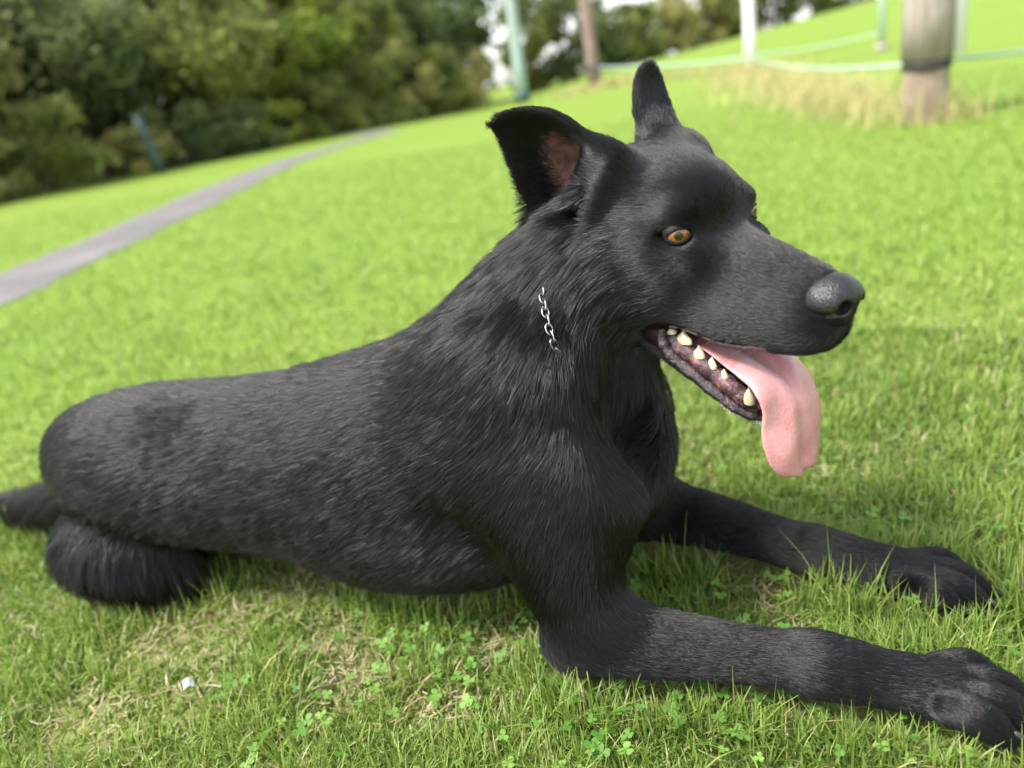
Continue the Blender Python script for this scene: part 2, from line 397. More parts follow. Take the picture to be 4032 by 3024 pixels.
rope((6.50, 18.45, .46), (8.22, 16.25, .52), .06, "pale rope strung between the white post and the thin pole")
rope((6.34, 18.60, .42), (3.86, 23.95, .72), .06, "pale rope strung between the white post and the brown pole", .026)
# ear outlines in the head frame: (along, rear edge, front edge, cupping)
EAR_N = [(0, (-0.1237, -0.07, -0.0353), (-0.0722, -0.066, 0.0099), (-0.004, 0.01, -0.006)), (0.2, (-0.1551, -0.08, -0.0106), (-0.0587, -0.054, 0.0427), (-0.012, 0.026, -0.012)), (0.42, (-0.1504, -0.088, 0.0248), (-0.0592, -0.048, 0.0628), (-0.01, 0.03, -0.004)), (0.62, (-0.1611, -0.094, 0.0548), (-0.0777, -0.062, 0.0757), (-0.006, 0.026, 0)), (0.8, (-0.1656, -0.098, 0.0788), (-0.0984, -0.08, 0.0982), (-0.002, 0.016, 0.003)), (0.92, (-0.1671, -0.101, 0.0866), (-0.1333, -0.092, 0.1048), (0, 0.006, 0.002)), (1, (-0.1661, -0.108, 0.0909), (-0.1454, -0.106, 0.1013), (0, 0.002, 0))]
EAR_F = [(0, (-0.1187, 0.03, 0.036), (-0.084, 0.060, 0.044), (0.006, -0.004, 0.0)), (0.25, (-0.1247, 0.036, 0.0667), (-0.118, 0.078, 0.066), (0.0, -0.014, 0.0)), (0.5, (-0.1312, 0.04, 0.0851), (-0.1408, 0.09, 0.0837), (0.0, -0.016, 0.0)), (0.75, (-0.1398, 0.046, 0.1054), (-0.1504, 0.09, 0.103), (0.0, -0.01, 0.0)), (0.92, (-0.1415, 0.052, 0.1201), (-0.148, 0.082, 0.1159), (0.0, -0.004, 0.0)), (1, (-0.1409, 0.06, 0.1233), (-0.1406, 0.068, 0.1224), (0, 0, 0))]
# ---------------------------------------------------------------- the dog: one continuous body, grown from muscles and bones
DOG_O = np.array([0.0740, 0.8506, 0.0]); DOG_A = R_(-23.0)
dog = empty("dog", tuple(DOG_O), DOG_A)
tag(dog, "black short-haired shepherd dog lying on the grass with its pink tongue hanging out", "dog")
HS = 1.15
HT = np.array([0.172, -0.037, 0.506])
def _rot(y, p, r):
    y, p, r = (R_(a) for a in (y, p, r))
    c, s = math.cos, math.sin
    Rz = np.array([[c(y), -s(y), 0], [s(y), c(y), 0], [0, 0, 1]]); Ry = np.array([[c(p), 0, s(p)], [0, 1, 0], [-s(p), 0, c(p)]])
    Rx = np.array([[1, 0, 0], [0, c(r), -s(r)], [0, s(r), c(r)]])
    return Rz @ Ry @ Rx
HR = _rot(-36.9, 3.8, 0.1)
def hd(p):                                   # head frame (forward, left, up) -> dog frame
    return HT + (np.asarray(p, float) * HS) @ HR.T
def hv(v):
    return np.asarray(v, float) @ HR.T

BODY_H = 0.0029
FL = []      # limb pieces that steer the lie of the coat
PR = []      # primitives: dict(f, lo, hi, k, op, flow, hair)
def ell(c, r, k=0.02, rot=None, op='u', flow=None, hair=None):
    c = np.asarray(c, float); r = np.asarray(r, float); M = np.eye(3) if rot is None else rot
    c3, r3, M3 = c.astype(np.float32), r.astype(np.float32), M.astype(np.float32)
    def f(p):
        q = (p.astype(np.float32) - c3) @ M3
        k0 = np.sqrt(((q / r3) ** 2).sum(1)) + np.float32(1e-9); k1 = np.sqrt(((q / r3 ** 2) ** 2).sum(1)) + np.float32(1e-9)
        return k0 * (k0 - 1) / k1
    ext = np.abs(M) @ r
    PR.append(dict(f=f, lo=c - ext, hi=c + ext, k=k, op=op, flow=flow, hair=hair))
def hell(c, r, k=0.02, rot=None, op='u', flow=None, hair=None):   # ellipsoid given in the head frame
    M = HR if rot is None else HR @ rot
    ell(hd(c), np.asarray(r) * HS, k * HS, M, op, None if flow is None else hv(flow), hair)
def _seg(A, B, wa, wb, up, fl, hair):
    A = A.copy(); B = B.copy(); ax = B - A; L = np.linalg.norm(ax) + 1e-9; ax = ax / L
    s = np.cross(up, ax); s /= np.linalg.norm(s) + 1e-9; n = np.cross(ax, s)
    A3, ax3, s3, n3_ = (q.astype(np.float32) for q in (A, ax, s, n)); wa = [float(q) for q in wa]; wb = [float(q) for q in wb]; L = float(L)
    def f(p):
        v = p.astype(np.float32) - A3; t = np.clip((v @ ax3) / L, 0, 1)
        w = wa[0] + (wb[0] - wa[0]) * t; h = wa[1] + (wb[1] - wa[1]) * t; ra = (w + h) * 0.5
        a = v @ ax3 - t * L; b = v @ s3; e = v @ n3_
        k0 = np.sqrt((a / ra) ** 2 + (b / w) ** 2 + (e / h) ** 2) + 1e-9
        k1 = np.sqrt((a / ra ** 2) ** 2 + (b / w ** 2) ** 2 + (e / h ** 2) ** 2) + 1e-9
        return k0 * (k0 - 1) / k1
    m = max(*wa, *wb)
    return dict(f=f, lo=np.minimum(A, B) - m, hi=np.maximum(A, B) + m, flow=fl, hair=hair)
def spline(N, sub):
    N = np.asarray(N, float); out = []
    P = np.vstack([2 * N[0] - N[1], N, 2 * N[-1] - N[-2]])
    for i in range(1, len(P) - 2):
        for j in range(sub):
            t = j / sub; p0, p1, p2, p3 = P[i - 1], P[i], P[i + 1], P[i + 2]
            out.append(0.5 * ((2 * p1) + (p2 - p0) * t + (2 * p0 - 5 * p1 + 4 * p2 - p3) * t * t + (3 * p1 - p0 - 3 * p2 + p3) * t ** 3))
    out.append(N[-1]); return np.array(out)
def chain(nodes, k=0.02, sub=4, up=(0, 0, 1), flow=1, hair=None, op='u', head=False):
    """tapering limb through the nodes (x, y, z, half width, half height), one primitive for the whole limb"""
    N = spline(nodes, sub)
    C = N[:, :3]; Wd = N[:, 3:5]; up = np.asarray(up, float)
    if head: C = hd(C); Wd = Wd * HS; up = hv(up); k = k * HS
    segs = []
    for i in range(len(N) - 1):
        ax = C[i + 1] - C[i]; ax = ax / (np.linalg.norm(ax) + 1e-9)
        segs.append(_seg(C[i], C[i + 1], Wd[i], Wd[i + 1], up, np.array(flow, float) if isinstance(flow, tuple) else ax * flow, hair))
    def f(p):
        out = np.full(len(p), .08)
        p = p.astype(np.float32); px, py, pz = p[:, 0].copy(), p[:, 1].copy(), p[:, 2].copy()
        for g in segs:
            lo, hi = g['lo'] - k - .010, g['hi'] + k + .010
            m = np.nonzero((px > lo[0]) & (px < hi[0]) & (py > lo[1]) & (py < hi[1]) & (pz > lo[2]) & (pz < hi[2]))[0]
            if len(m): out[m] = np.minimum(out[m], g['f'](p[m]))
        return out
    PR.append(dict(f=f, lo=np.min([g['lo'] for g in segs], 0), hi=np.max([g['hi'] for g in segs], 0), k=k, op=op, flow=None, hair=None))
    FL.extend(segs[::2] if len(segs) > 8 else segs)
def sheet(P, r, k=0.006, hair=None):
    """thin curved shell: P (nu,nv,3) grid of points, r (nu,nv) half thickness"""
    nu, nv = P.shape[:2]; step = 11; pat = []
    for a in range(0, nu - 1, step):
        for b in range(0, nv - 1, step):
            q = P[a:a + step + 1, b:b + step + 1].reshape(-1, 3); s = r[a:a + step + 1, b:b + step + 1].ravel()
            pat.append((q, s, q.min(0) - .022, q.max(0) + .022))
    def f(p):
        out = np.full(len(p), .05)
        for q, s, lo, hi in pat:
            m = np.nonzero(np.all((p > lo) & (p < hi), 1))[0]
            for i in range(0, len(m), 20000):
                w = m[i:i + 20000]
                out[w] = np.minimum(out[w], (np.sqrt(((p[w][:, None, :] - q[None]) ** 2).sum(2)) - s[None]).min(1))
        return out
    Q = P.reshape(-1, 3); fl = P[-1].mean(0) - P[nu // 3].mean(0); fl = fl / np.linalg.norm(fl)
    PR.append(dict(f=f, lo=Q.min(0) - .01, hi=Q.max(0) + .01, k=k, op='u', flow=fl, hair=hair))

# torso (x, y, z, half width, half height)
BACK = np.array([-0.93, 0, -0.36])
chain([(-.810, .0, .168, .070, .066), (-.77, 0, .194, .104, .084), (-.70, 0, .208, .122, .102), (-.63, 0, .202, .125, .115), (-.52, 0, .198, .122, .126),
       (-.41, 0, .202, .133, .135), (-.30, 0, .212, .143, .148), (-.20, 0, .226, .148, .158), (-.10, 0, .243, .140, .160),
       (-.03, 0, .245, .122, .150), (.000, 0, .240, .095, .105)], k=.03, flow=-1, hair=.023)
# fore chest, ribs, belly
ell((-.006, 0, .190), (.055, .085, .100), k=.03, flow=(.15, 0, -1), hair=.024)
ell((-.24, 0, .143), (.21, .138, .102), k=.04, flow=(-.85, 0, -.45), hair=.020)
# neck
chain([(-.115, 0, .275, .115, .135), (-.055, 0, .345, .105, .120), (.000, .004, .405, .092, .108), (.045, .016, .450, .084, .098), (.078, .030, .478, .074, .088)],
      k=.04, flow=-1, hair=.036)
ell((-.002, -.060, .362), (.056, .058, .072), k=.03, flow=(.1, -.2, -1), hair=.038)
ell((.020, .044, .358), (.058, .060, .070), k=.03, flow=(.1, .2, -1), hair=.038)
# shoulder blades and upper arms
for s in (-1, 1):
    ell((-.060, s * .090, .295), (.105, .052, .135), k=.055, flow=(-.65, 0, -.7), hair=.020)
    ell((.000, s * .095, .235), (.085, .050, .080), k=.045, flow=(-.3, 0, -1), hair=.019)
    ell((-.035, s * .112, .185), (.045, .044, .080), k=.03, rot=_rot(0, -18, 0), flow=(-.3, 0, -1), hair=.017)      # triceps
    chain([(.000, s * .100, .255, .050, .080), (.006, s * .120, .180, .051, .066), (.014, s * .133, .118, .046, .050), (.018, s * .138, .074, .040, .041)], k=.035, up=(1, 0, 0), flow=1, hair=.015)
ell((.114, -.092, .330), (.060, .055, .080), k=.050, rot=_rot(0, 20, 0), op='s')      # throat, hollow under the turned head
for s in (-1, 1):                              # hollow behind the upper arm
    ell((-.110, s * .176, .165), (.050, .050, .090), k=.022, rot=_rot(0, -25, 0), op='s')
# forelegs (near, far): elbow > wrist > paw
def foreleg(pts, yaw, cy):
    ell((pts[1][0] - .012, pts[1][1], pts[1][2] + .022), (.042, .034, .030), k=.035, flow=(.6, 0, -.6), hair=.012)      # crook of the elbow
    chain(pts, k=.018, flow=1, hair=.011)
    fx = np.array([math.cos(yaw), math.sin(yaw), 0]); fy = np.array([-math.sin(yaw), math.cos(yaw), 0])
    base = np.array(pts[-1][:3])
    for dy, x0, x1 in ((-.030, -.01, .040), (-.011, .0, .066), (.011, .0, .068), (.030, -.01, .044)):
        a = base + fx * x0 + fy * dy * .85 + np.array([0, 0, .004]); b = base + fx * (x0 + (x1 - x0) * .55) + fy * dy * 1.10 + np.array([0, 0, .004]); c = base + fx * x1 + fy * dy * 1.16 + np.array([0, 0, -.014])
        chain([(*a, .014, .017), (*b, .0152, .0195), (*c, .0118, .013)], k=.003, flow=1, hair=.005)
    return base, fx, fy
near_paw = foreleg([(.008, -.138, .064, .040, .040), (.060, -.140, .072, .041, .041), (.150, -.138, .069, .033, .034), (.225, -.137, .067, .0285, .030), (.266, -.137, .066, .0335, .0345), (.325, -.136, .057, .030, .027), (.385, -.136, .050, .036, .025)], R_(0), -.13)
far_paw = foreleg([(-.010, .138, .068, .044, .048), (.060, .134, .070, .043, .045), (.150, .122, .060, .035, .037), (.225, .104, .049, .030, .032), (.262, .096, .046, .0325, .034), (.325, .084, .038, .031, .029), (.382, .074, .032, .037, .028)], R_(-11), .1)
# hindquarters
ell((-.655, -.070, .226), (.150, .062, .082), k=.07, rot=_rot(0, 12, 0), flow=(-1, 0, -.05), hair=.020)
ell((-.69, .095, .170), (.130, .068, .105), k=.03, rot=_rot(0, 12, 0), flow=(-1, 0, -.05), hair=.020)
chain([(-.765, -.092, .098, .064, .066), (-.722, -.098, .094, .066, .068), (-.675, -.094, .082, .054, .054), (-.640, -.082, .060, .036, .036)], k=.030, flow=(.20, -.2, -1), hair=.038)
chain([(-.78, .11, .07, .06, .06), (-.70, .14, .07, .06, .06), (-.56, .12, .04, .035, .03), (-.49, .11, .03, .03, .024)], k=.012, flow=.6, hair=.03)
# tail
chain([(-.80, .01, .125, .030, .032), (-.90, .030, .105, .029, .031), (-1.02, .045, .082, .029, .031), (-1.13, .055, .060, .024, .026), (-1.30, .06, .042, .016, .016)], k=.02, flow=1, hair=.058)
# head -------------------------------------------------------------- (forward, left, up)
BK = (-1, 0, -.1)
hell((-.078, 0, .006), (.074, .060, .055), k=.015, flow=(-1, 0, 0), hair=.014)
hell((-.034, 0, .012), (.055, .049, .042), k=.022, flow=(-1, 0, .2), hair=.008)
for s in (-1, 1):
    hell((-.006, s * .034, .013), (.018, .015, .012), k=.012, flow=(-1, s * .5, .5), hair=.007)
    hell((-.055, s * .044, -.030), (.062, .030, .042), k=.02, flow=(-1, s * .3, -.3), hair=.016)
    hell((-.075, s * .045, -.060), (.050, .026, .035), k=.02, flow=(-1, s * .3, -.6), hair=.026)
    hell((.006, s * .036, -.019), (.020, .013, .013), k=.012, flow=(-1, s * .2, -.2), hair=.006)     # bone below the eye
    # flews
    chain([(-.010, s * .028, -.056, .020, .032), (.030, s * .022, -.064, .020, .032), (.065, s * .017, -.066, .020, .027), (.094, s * .012, -.065, .018, .023), (.107, s * .007, -.063, .015, .018)], k=.030, flow=-1, hair=.007, head=True)
chain([(-.015, 0, -.014, .036, .030), (.020, 0, -.023, .027, .025), (.060, 0, -.034, .027, .026), (.092, 0, -.041, .024, .025), (.108, 0, -.043, .0215, .023)], k=.02, flow=-1, hair=.008, head=True)
# lower jaw
for s in (-1, 1):
    chain([(-.070, s * .034, -.082, .020, .026), (-.030, s * .030, -.104, .014, .017), (.005, s * .025, -.122, .010, .014), (.035, s * .018, -.140, .009, .012), (.056, s * .008, -.153, .009, .010)], k=.010, flow=-1, hair=.010, head=True)
chain([(-.080, 0, -.085, .040, .030), (-.030, 0, -.118, .030, .014), (.005, 0, -.133, .024, .010), (.035, 0, -.150, .017, .009), (.056, 0, -.158, .010, .008)], k=.012, flow=-1, hair=.014, head=True)
# ears
def ear_grid(rows, bowl, nu=86, nv=56):
    """rows: list of (u, posterior point, anterior point) in the head frame; bowl: push of the middle"""
    us = np.array([r[0] for r in rows]); A = np.array([r[1] for r in rows], float); B = np.array([r[2] for r in rows], float); K = np.array([r[3] for r in rows], float)
    t = np.linspace(0, 1, nu); G = np.zeros((nu, nv, 3))
    sm = lambda Y: np.stack([np.interp(t, us, Y[:, i]) for i in range(3)], 1)
    def smooth(Y):
        Z = sm(Y)
        for _ in range(30):
            Z[1:-1] = .25 * Z[:-2] + .5 * Z[1:-1] + .25 * Z[2:]
        return Z
    a, b, kk = smooth(A), smooth(B), smooth(K)
    v = np.linspace(0, 1, nv)
    for j, vv in enumerate(v):
        G[:, j] = a * (1 - vv) + b * vv + 1.3 * kk * (4 * vv * (1 - vv))
    return G
NEAR_EAR = ear_grid(EAR_N, None)
FAR_EAR = ear_grid(EAR_F, None)
for G in (NEAR_EAR, FAR_EAR):
    P = hd(G.reshape(-1, 3)).reshape(G.shape)
    th = np.full(G.shape[:2], .0042); th[:24] += np.linspace(.005, 0, 24)[:, None]; th[:, :5] -= .0008; th[:, -5:] -= .0004; th[-9:] -= .0006
    sheet(P, th, k=.010, hair=.009)
for s in (-1, 1):
    hell((-.082, s * .044, .040), (.032, .022, .026), k=.024, flow=(-1, 0, .3), hair=.012)   # ear root
# eye sockets
EYE = [np.array([-.0035, -.0385, -.0010]), np.array([-.0025, .0390, .0005])]
GAZE = [np.array([.84, -.54, .05]), np.array([.84, .54, .05])]
for s, e in zip((-1, 1), EYE):
    r = _rot(s * 32, 4, s * 4)
    hell(e + np.array([.0110, s * .0070, 0]), (.0150, .0135, .0078), k=.004, rot=r, op='s')
# ear canal
hell((-.090, -.066, .020), (.012, .010, .014), k=.010, op='s')

def polygonise(PR, lo, hi, H):
    lo = np.array(lo, float); hi = np.array(hi, float)
    B = 8; bs = B * H
    nb = np.ceil((hi - lo) / bs).astype(int)
    n = nb * B
    gi = np.stack(np.meshgrid(*[np.arange(k) for k in nb], indexing='ij'), -1).reshape(-1, 3)
    cen = lo + (gi + .5) * bs
    def field(pts, blk=None, bc=None):
        d = np.full(len(pts), 1.0)
        for pr in PR:
            mrg = pr['k'] + (.006 if blk is not None else .03)
            if blk is not None:
                ok = np.all((bc > pr['lo'] - mrg - bs * .5) & (bc < pr['hi'] + mrg + bs * .5), 1)
                sel = np.nonzero(ok[blk])[0]
            else:
                sel = np.nonzero(np.all((pts > pr['lo'] - mrg) & (pts < pr['hi'] + mrg), 1))[0]
            if len(sel) == 0: continue
            e = pr['f'](pts[sel]); k = pr['k']; cur = d[sel]
            if pr['op'] == 'u':
                h = np.clip(.5 + .5 * (cur - e) / k, 0, 1)
                d[sel] = cur * (1 - h) + e * h - k * h * (1 - h)
            else:
                e = -e; h = np.clip(.5 - .5 * (cur - e) / k, 0, 1)
                d[sel] = cur * (1 - h) + e * h + k * h * (1 - h)
        return d
    dc = field(cen)
    act = np.nonzero(np.abs(dc) < bs * 1.05)[0]
    # neighbours of blocks already near the surface
    A = np.zeros(nb, bool); A[tuple(gi[act].T)] = True
    for ax in range(3):
        A |= np.roll(A, 1, ax) | np.roll(A, -1, ax)
    near = A.reshape(-1) & (np.abs(dc) < bs * 1.6)
    act = np.nonzero(near)[0]
    off = np.stack(np.meshgrid(*[np.arange(B)] * 3, indexing='ij'), -1).reshape(-1, 3)
    gv = (gi[act][:, None, :] * B + off[None]).reshape(-1, 3)
    pts = lo + gv * H
    blk = np.repeat(np.arange(len(act)), B ** 3)
    d = field(pts, blk, cen[act])
    D = np.repeat(np.repeat(np.repeat(np.where(dc > 0, 1., -1.).reshape(nb), B, 0), B, 1), B, 2).astype(np.float32)
    D[gv[:, 0], gv[:, 1], gv[:, 2]] = d
    # surface nets
    S = D < 0
    c = S[:-1, :-1, :-1].astype(np.int8)
    cnt = np.zeros(c.shape, np.int8)
    for i in (0, 1):
        for j in (0, 1):
            for k in (0, 1):
                cnt += S[i:S.shape[0] - 1 + i, j:S.shape[1] - 1 + j, k:S.shape[2] - 1 + k]
    idx = np.argwhere((cnt > 0) & (cnt < 8))
    vid = np.full(c.shape, -1, np.int32); vid[idx[:, 0], idx[:, 1], idx[:, 2]] = np.arange(len(idx))
    acc = np.zeros((len(idx), 3)); w = np.zeros(len(idx))
    corners = [(i, j, k) for i in (0, 1) for j in (0, 1) for k in (0, 1)]
    val = {q: D[idx[:, 0] + q[0], idx[:, 1] + q[1], idx[:, 2] + q[2]].astype(float) for q in corners}
    for q in corners:
        for ax in range(3):
            if q[ax] == 1: continue
            r = list(q); r[ax] = 1; r = tuple(r)
            a, b = val[q], val[r]; m = (a < 0) != (b < 0)
            t = np.where(m, a / np.where(a - b == 0, 1, a - b), 0)
            p = np.tile(np.array(q, float), (len(idx), 1)); p[:, ax] = t
            acc[m] += p[m]; w[m] += 1
    V = lo + (idx + acc / w[:, None]) * H
    F = []
    for ax in range(3):
        sl0 = [slice(None)] * 3; sl1 = [slice(None)] * 3; sl0[ax] = slice(0, -1); sl1[ax] = slice(1, None)
        a = S[tuple(sl0)]; b = S[tuple(sl1)]
        e = np.argwhere(a != b)
        ins = a[e[:, 0], e[:, 1], e[:, 2]]
        u, v = [(1, 2), (2, 0), (0, 1)][ax]
        ok = (e[:, u] > 0) & (e[:, v] > 0) & (e[:, u] < c.shape[u]) & (e[:, v] < c.shape[v]); e = e[ok]; ins = ins[ok]
        def at(du, dv):
            q = e.copy(); q[:, u] += du; q[:, v] += dv; return vid[q[:, 0], q[:, 1], q[:, 2]]
        quad = np.stack([at(-1, -1), at(0, -1), at(0, 0), at(-1, 0)], 1)
        quad[~ins] = quad[~ins][:, ::-1]
        F.append(quad)
    F = np.vstack(F); F = F[(F >= 0).all(1)]
    # keep the largest connected piece is not needed: all primitives overlap
    return V, F, field
BODY_PR = list(PR)
BV, BF, _ = polygonise(BODY_PR, (-1.36, -.26, -.03), (.50, .27, .70), BODY_H)
def vnormals(V, F):
    fn = np.cross(V[F[:, 2]] - V[F[:, 0]], V[F[:, 3]] - V[F[:, 1]])
    N = np.zeros_like(V)
    for i in range(4): np.add.at(N, F[:, i], fn)
    return N / (np.linalg.norm(N, axis=1, keepdims=True) + 1e-12), fn
# ---------------------------------------------------------------- dog parts
def grid_faces(nu, nv, wrap_v=False, wrap_u=False):
    F = []
    for i in range(nu if wrap_u else nu - 1):
        for j in range(nv if wrap_v else nv - 1):
            a = i * nv + j; b = i * nv + (j + 1) % nv; c = ((i + 1) % nu) * nv + (j + 1) % nv; d = ((i + 1) % nu) * nv + j
            F.append((a, b, c, d))
    return np.array(F)
def tube(P, r, nv=10, squash=1.0, up=(0, 0, 1), closed=False):
    """sweep a ring of radius r (array) along points P; returns V, F"""
    P = np.asarray(P, float); n = len(P); r = np.broadcast_to(r, n)
    T = np.gradient(P, axis=0) if not closed else np.roll(P, -1, 0) - np.roll(P, 1, 0)
    T /= np.linalg.norm(T, axis=1, keepdims=True) + 1e-12
    up = np.asarray(up, float); S = np.cross(up, T); S /= np.linalg.norm(S, axis=1, keepdims=True) + 1e-12; N = np.cross(T, S)
    a = np.linspace(0, 2 * math.pi, nv, endpoint=False)
    V = P[:, None] + r[:, None, None] * (np.cos(a)[None, :, None] * S[:, None] + squash * np.sin(a)[None, :, None] * N[:, None])
    F = grid_faces(n, nv, True, closed).tolist()
    if not closed:
        F.append(tuple(range(nv))[::-1]); F.append(tuple((n - 1) * nv + i for i in range(nv)))
    return V.reshape(-1, 3), F

# fur-less skin and fur materials
def mat_skin():
    n = Nodes("dog_skin")
    att = n.add("ShaderNodeAttribute", attribute_name="zone")     # R = mouth lining, G = bare inner ear
    sep = n.add("ShaderNodeSeparateColor"); n.link(att.outputs["Color"], sep.inputs[0])
    co = n.coords()
    mouth = n.ramp(n.noise(70, 4, .6, co), [(.38, (.008, .006, .007)), (.62, (.018, .009, .011)), (.82, (.08, .028, .032))])
    ear = n.ramp(n.noise(55, 3, .55, co), [(.30, (.034, .017, .014)), (.70, (.15, .070, .058))])
    c = n.mix(sep.outputs[0], (.006, .006, .0065), mouth)
    c = n.mix(sep.outputs[1], c, ear)
    r = n.mix(sep.outputs[0], (.6, .6, .6), (.22, .22, .22))
    n.bump(n.noise(160, 3, .6, co), .35, .002)
    return n.set(Base_Color=c, Roughness=r, Specular_IOR_Level=n.mix(sep.outputs[0], (.12, .12, .12), (.6, .6, .6)))
M_skin = mat_skin()

# per-vertex fields on the body
BN, _fn = vnormals(BV, BF)
HL = ((BV - HT) @ HR) / HS                        # body vertices in the head frame
def prim_blend(V):
    acc = np.zeros((len(V), 3)); hl = np.zeros(len(V)); ws = np.zeros(len(V)) + 1e-9
    for pr in BODY_PR + FL:
        if pr['hair'] is None or pr['flow'] is None: continue
        sel = np.nonzero(np.all((V > pr['lo'] - .035) & (V < pr['hi'] + .035), 1))[0]
        if len(sel) == 0: continue
        e = np.maximum(pr['f'](V[sel]), -.02); w = np.exp(-e / .009)
        acc[sel] += w[:, None] * np.asarray(pr['flow'], float)[None]; hl[sel] += w * pr['hair']; ws[sel] += w
    return acc / ws[:, None], hl / ws
FLOW, HLEN = prim_blend(BV)
def relax(A, it):                                 # spread a vertex field over its neighbours
    E = np.vstack([BF[:, [0, 1]], BF[:, [1, 2]], BF[:, [2, 3]], BF[:, [3, 0]]]); a = np.r_[E[:, 0], E[:, 1]]; b = np.r_[E[:, 1], E[:, 0]]
    deg = np.bincount(a, minlength=len(BV)) + 1e-9; A = A.reshape(len(BV), -1).copy()
    for _ in range(it):
        for c in range(A.shape[1]): A[:, c] = .35 * A[:, c] + .65 * np.bincount(a, weights=A[b, c], minlength=len(BV)) / deg
    return A
_kp = np.clip(np.exp(-np.maximum(np.linalg.norm(BV - hd((-.02, 0, -.03)), axis=1) - .14, 0) / .03) + (BV[:, 0] > .29), 0, 1)[:, None]
BV = BV * _kp + relax(BV, 14) * (1 - _kp)                 # iron out the seams between limb pieces, not the face or paws
BN, _fn = vnormals(BV, BF); HL = ((BV - HT) @ HR) / HS
FLOW = FLOW / (np.linalg.norm(FLOW, axis=1, keepdims=True) + 1e-6)
_hf = np.exp(-np.maximum(np.linalg.norm(BV - hd((-.02, 0, -.03)), axis=1) - .11, 0) / .02)[:, None]      # the face keeps finer control
FLOW = relax(FLOW, 6) * _hf + relax(FLOW, 240) * (1 - _hf)
HLEN = (relax(HLEN, 6) * _hf + relax(HLEN, 60) * (1 - _hf))[:, 0]
def sstep(x, a, b):
    t = np.clip((x - a) / (b - a), 0, 1); return t * t * (3 - 2 * t)
def seg_dist(P, A, B):
    A = np.asarray(A, float); B = np.asarray(B, float); d = B - A
    t = np.clip(((P - A) @ d) / (d @ d), 0, 1); return np.linalg.norm(P - A - t[:, None] * d, axis=1)
# mouth lining: between the lips, the lips themselves and the lower gum
lj = np.array([(-.030, -.094), (.000, -.112), (.030, -.131), (.064, -.152)])     # gum line height along the lower jaw
jaw_top = np.interp(HL[:, 0], lj[:, 0], lj[:, 1])
upper = np.interp(HL[:, 0], [-.03, 0, .04, .09, .12], [-.078, -.084, -.090, -.086, -.076])
inside = (HL[:, 0] > -.040) & (HL[:, 0] < .085) & (np.abs(HL[:, 1]) < .05)
zm = np.where(inside & (HL[:, 2] < upper + .004) & (HL[:, 2] > jaw_top - .014), 1.0, 0.0)
hn = BN @ HR
zm = np.where(inside & (HL[:, 2] > jaw_top + .012) & (hn[:, 2] > -.35), 0, zm)     # outer face of the upper lip keeps its fur
# bare inner ear (near and far)
def grid_near(G):
    Q = hd(G.reshape(-1, 3)); return Q
def ear_zone(G, sgn):
    C = hd(G); z = np.zeros(len(BV))
    box = np.all((BV > C.reshape(-1, 3).min(0) - .01) & (BV < C.reshape(-1, 3).max(0) + .01), 1); ids = np.nonzero(box)[0]
    q = C[::4, ::4].reshape(-1, 3); nu, nv = C[::4, ::4].shape[:2]
    du = np.gradient(C[::4, ::4], axis=0); dv = np.gradient(C[::4, ::4], axis=1); nn = np.cross(du, dv).reshape(-1, 3)
    nn /= np.linalg.norm(nn, axis=1, keepdims=True) + 1e-12
    d = ((BV[ids][:, None] - q[None]) ** 2).sum(2); j = d.argmin(1); dist = np.sqrt(d.min(1))
    u = (j // nv) / (nu - 1); v = (j % nv) / (nv - 1)
    side = ((BN[ids] * nn[j]).sum(1)) * sgn
    on = (dist < .012) & (side > .3)
    w = np.exp(-(((u - .44) / .30) ** 2 + ((v - .52 + .25 * (u - .4)) / .28) ** 2))
    z[ids] = np.where(on, w, 0)
    inner = np.zeros(len(BV)); inner[ids] = np.where((dist < .013) & (side > .2), 1, 0)
    return z, inner
EAR_SIGN = -1
ezn, inn = ear_zone(NEAR_EAR, EAR_SIGN)
zone_e = np.clip(ezn * 1.6, 0, 1)
hairless = np.zeros(len(BV))
hairless = np.maximum(hairless, zm)
hairless = np.maximum(hairless, sstep(ezn, .15, .55) * .96)
for e, g in zip(EYE, GAZE):
    d = np.linalg.norm(HL - (e + .0118 * g / np.linalg.norm(g)), axis=1)
    hairless = np.maximum(hairless, 1 - sstep(d, .0082, .0108))
dn = np.linalg.norm((HL - np.array([.128, 0, -.038])) / np.array([1, 1.25, 1.15]), axis=1)
hairless = np.maximum(hairless, 1 - sstep(dn, .019, .023))

body = mesh_obj("body", BV - BN * (.0013 * (1 - hairless))[:, None], BF, M_skin, dog)        # the skin lies a little below the coat
ca = body.data.color_attributes.new("zone", 'FLOAT_COLOR', 'POINT')
ca.data.foreach_set("color", np.stack([zm, zone_e, 0 * zm, 1 + 0 * zm], 1).astype(np.float32).ravel())

# nose leather
PR.clear()
hell((.1190, 0, -.0385), (.0215, .0205, .0160), k=.004)
for s in (-1, 1):
    hell((.1170, s * .0128, -.0435), (.0175, .0100, .0120), k=.008)
chain([(.1280, 0, -.0490, .009, .009), (.1235, 0, -.0590, .007, .007), (.1170, 0, -.0690, .005, .005)], k=.006, head=True)
for s in (-1, 1):
    hell((.1370, s * .0100, -.0445), (.0110, .0058, .0064), k=.0025, rot=_rot(s * 20, 0, 0), op='s')
    chain([(.1345, s * .0130, -.0480, .0030, .0030), (.1260, s * .0208, -.0500, .0028, .0024), (.1150, s * .0245, -.0480, .0024, .0018)], k=.003, op='s', head=True)
hell((.1390, 0, -.0555), (.0110, .0011, .0160), k=.002, op='s')
_c = hd((.125, 0, -.045))
NV_, NF_, _ = polygonise(list(PR), _c - .05, _c + .05, .00125)
nm = Nodes("nose_leather"); _vo = nm.add("ShaderNodeTexVoronoi", Scale=620.0); nm.link(nm.coords(), _vo.inputs["Vector"])
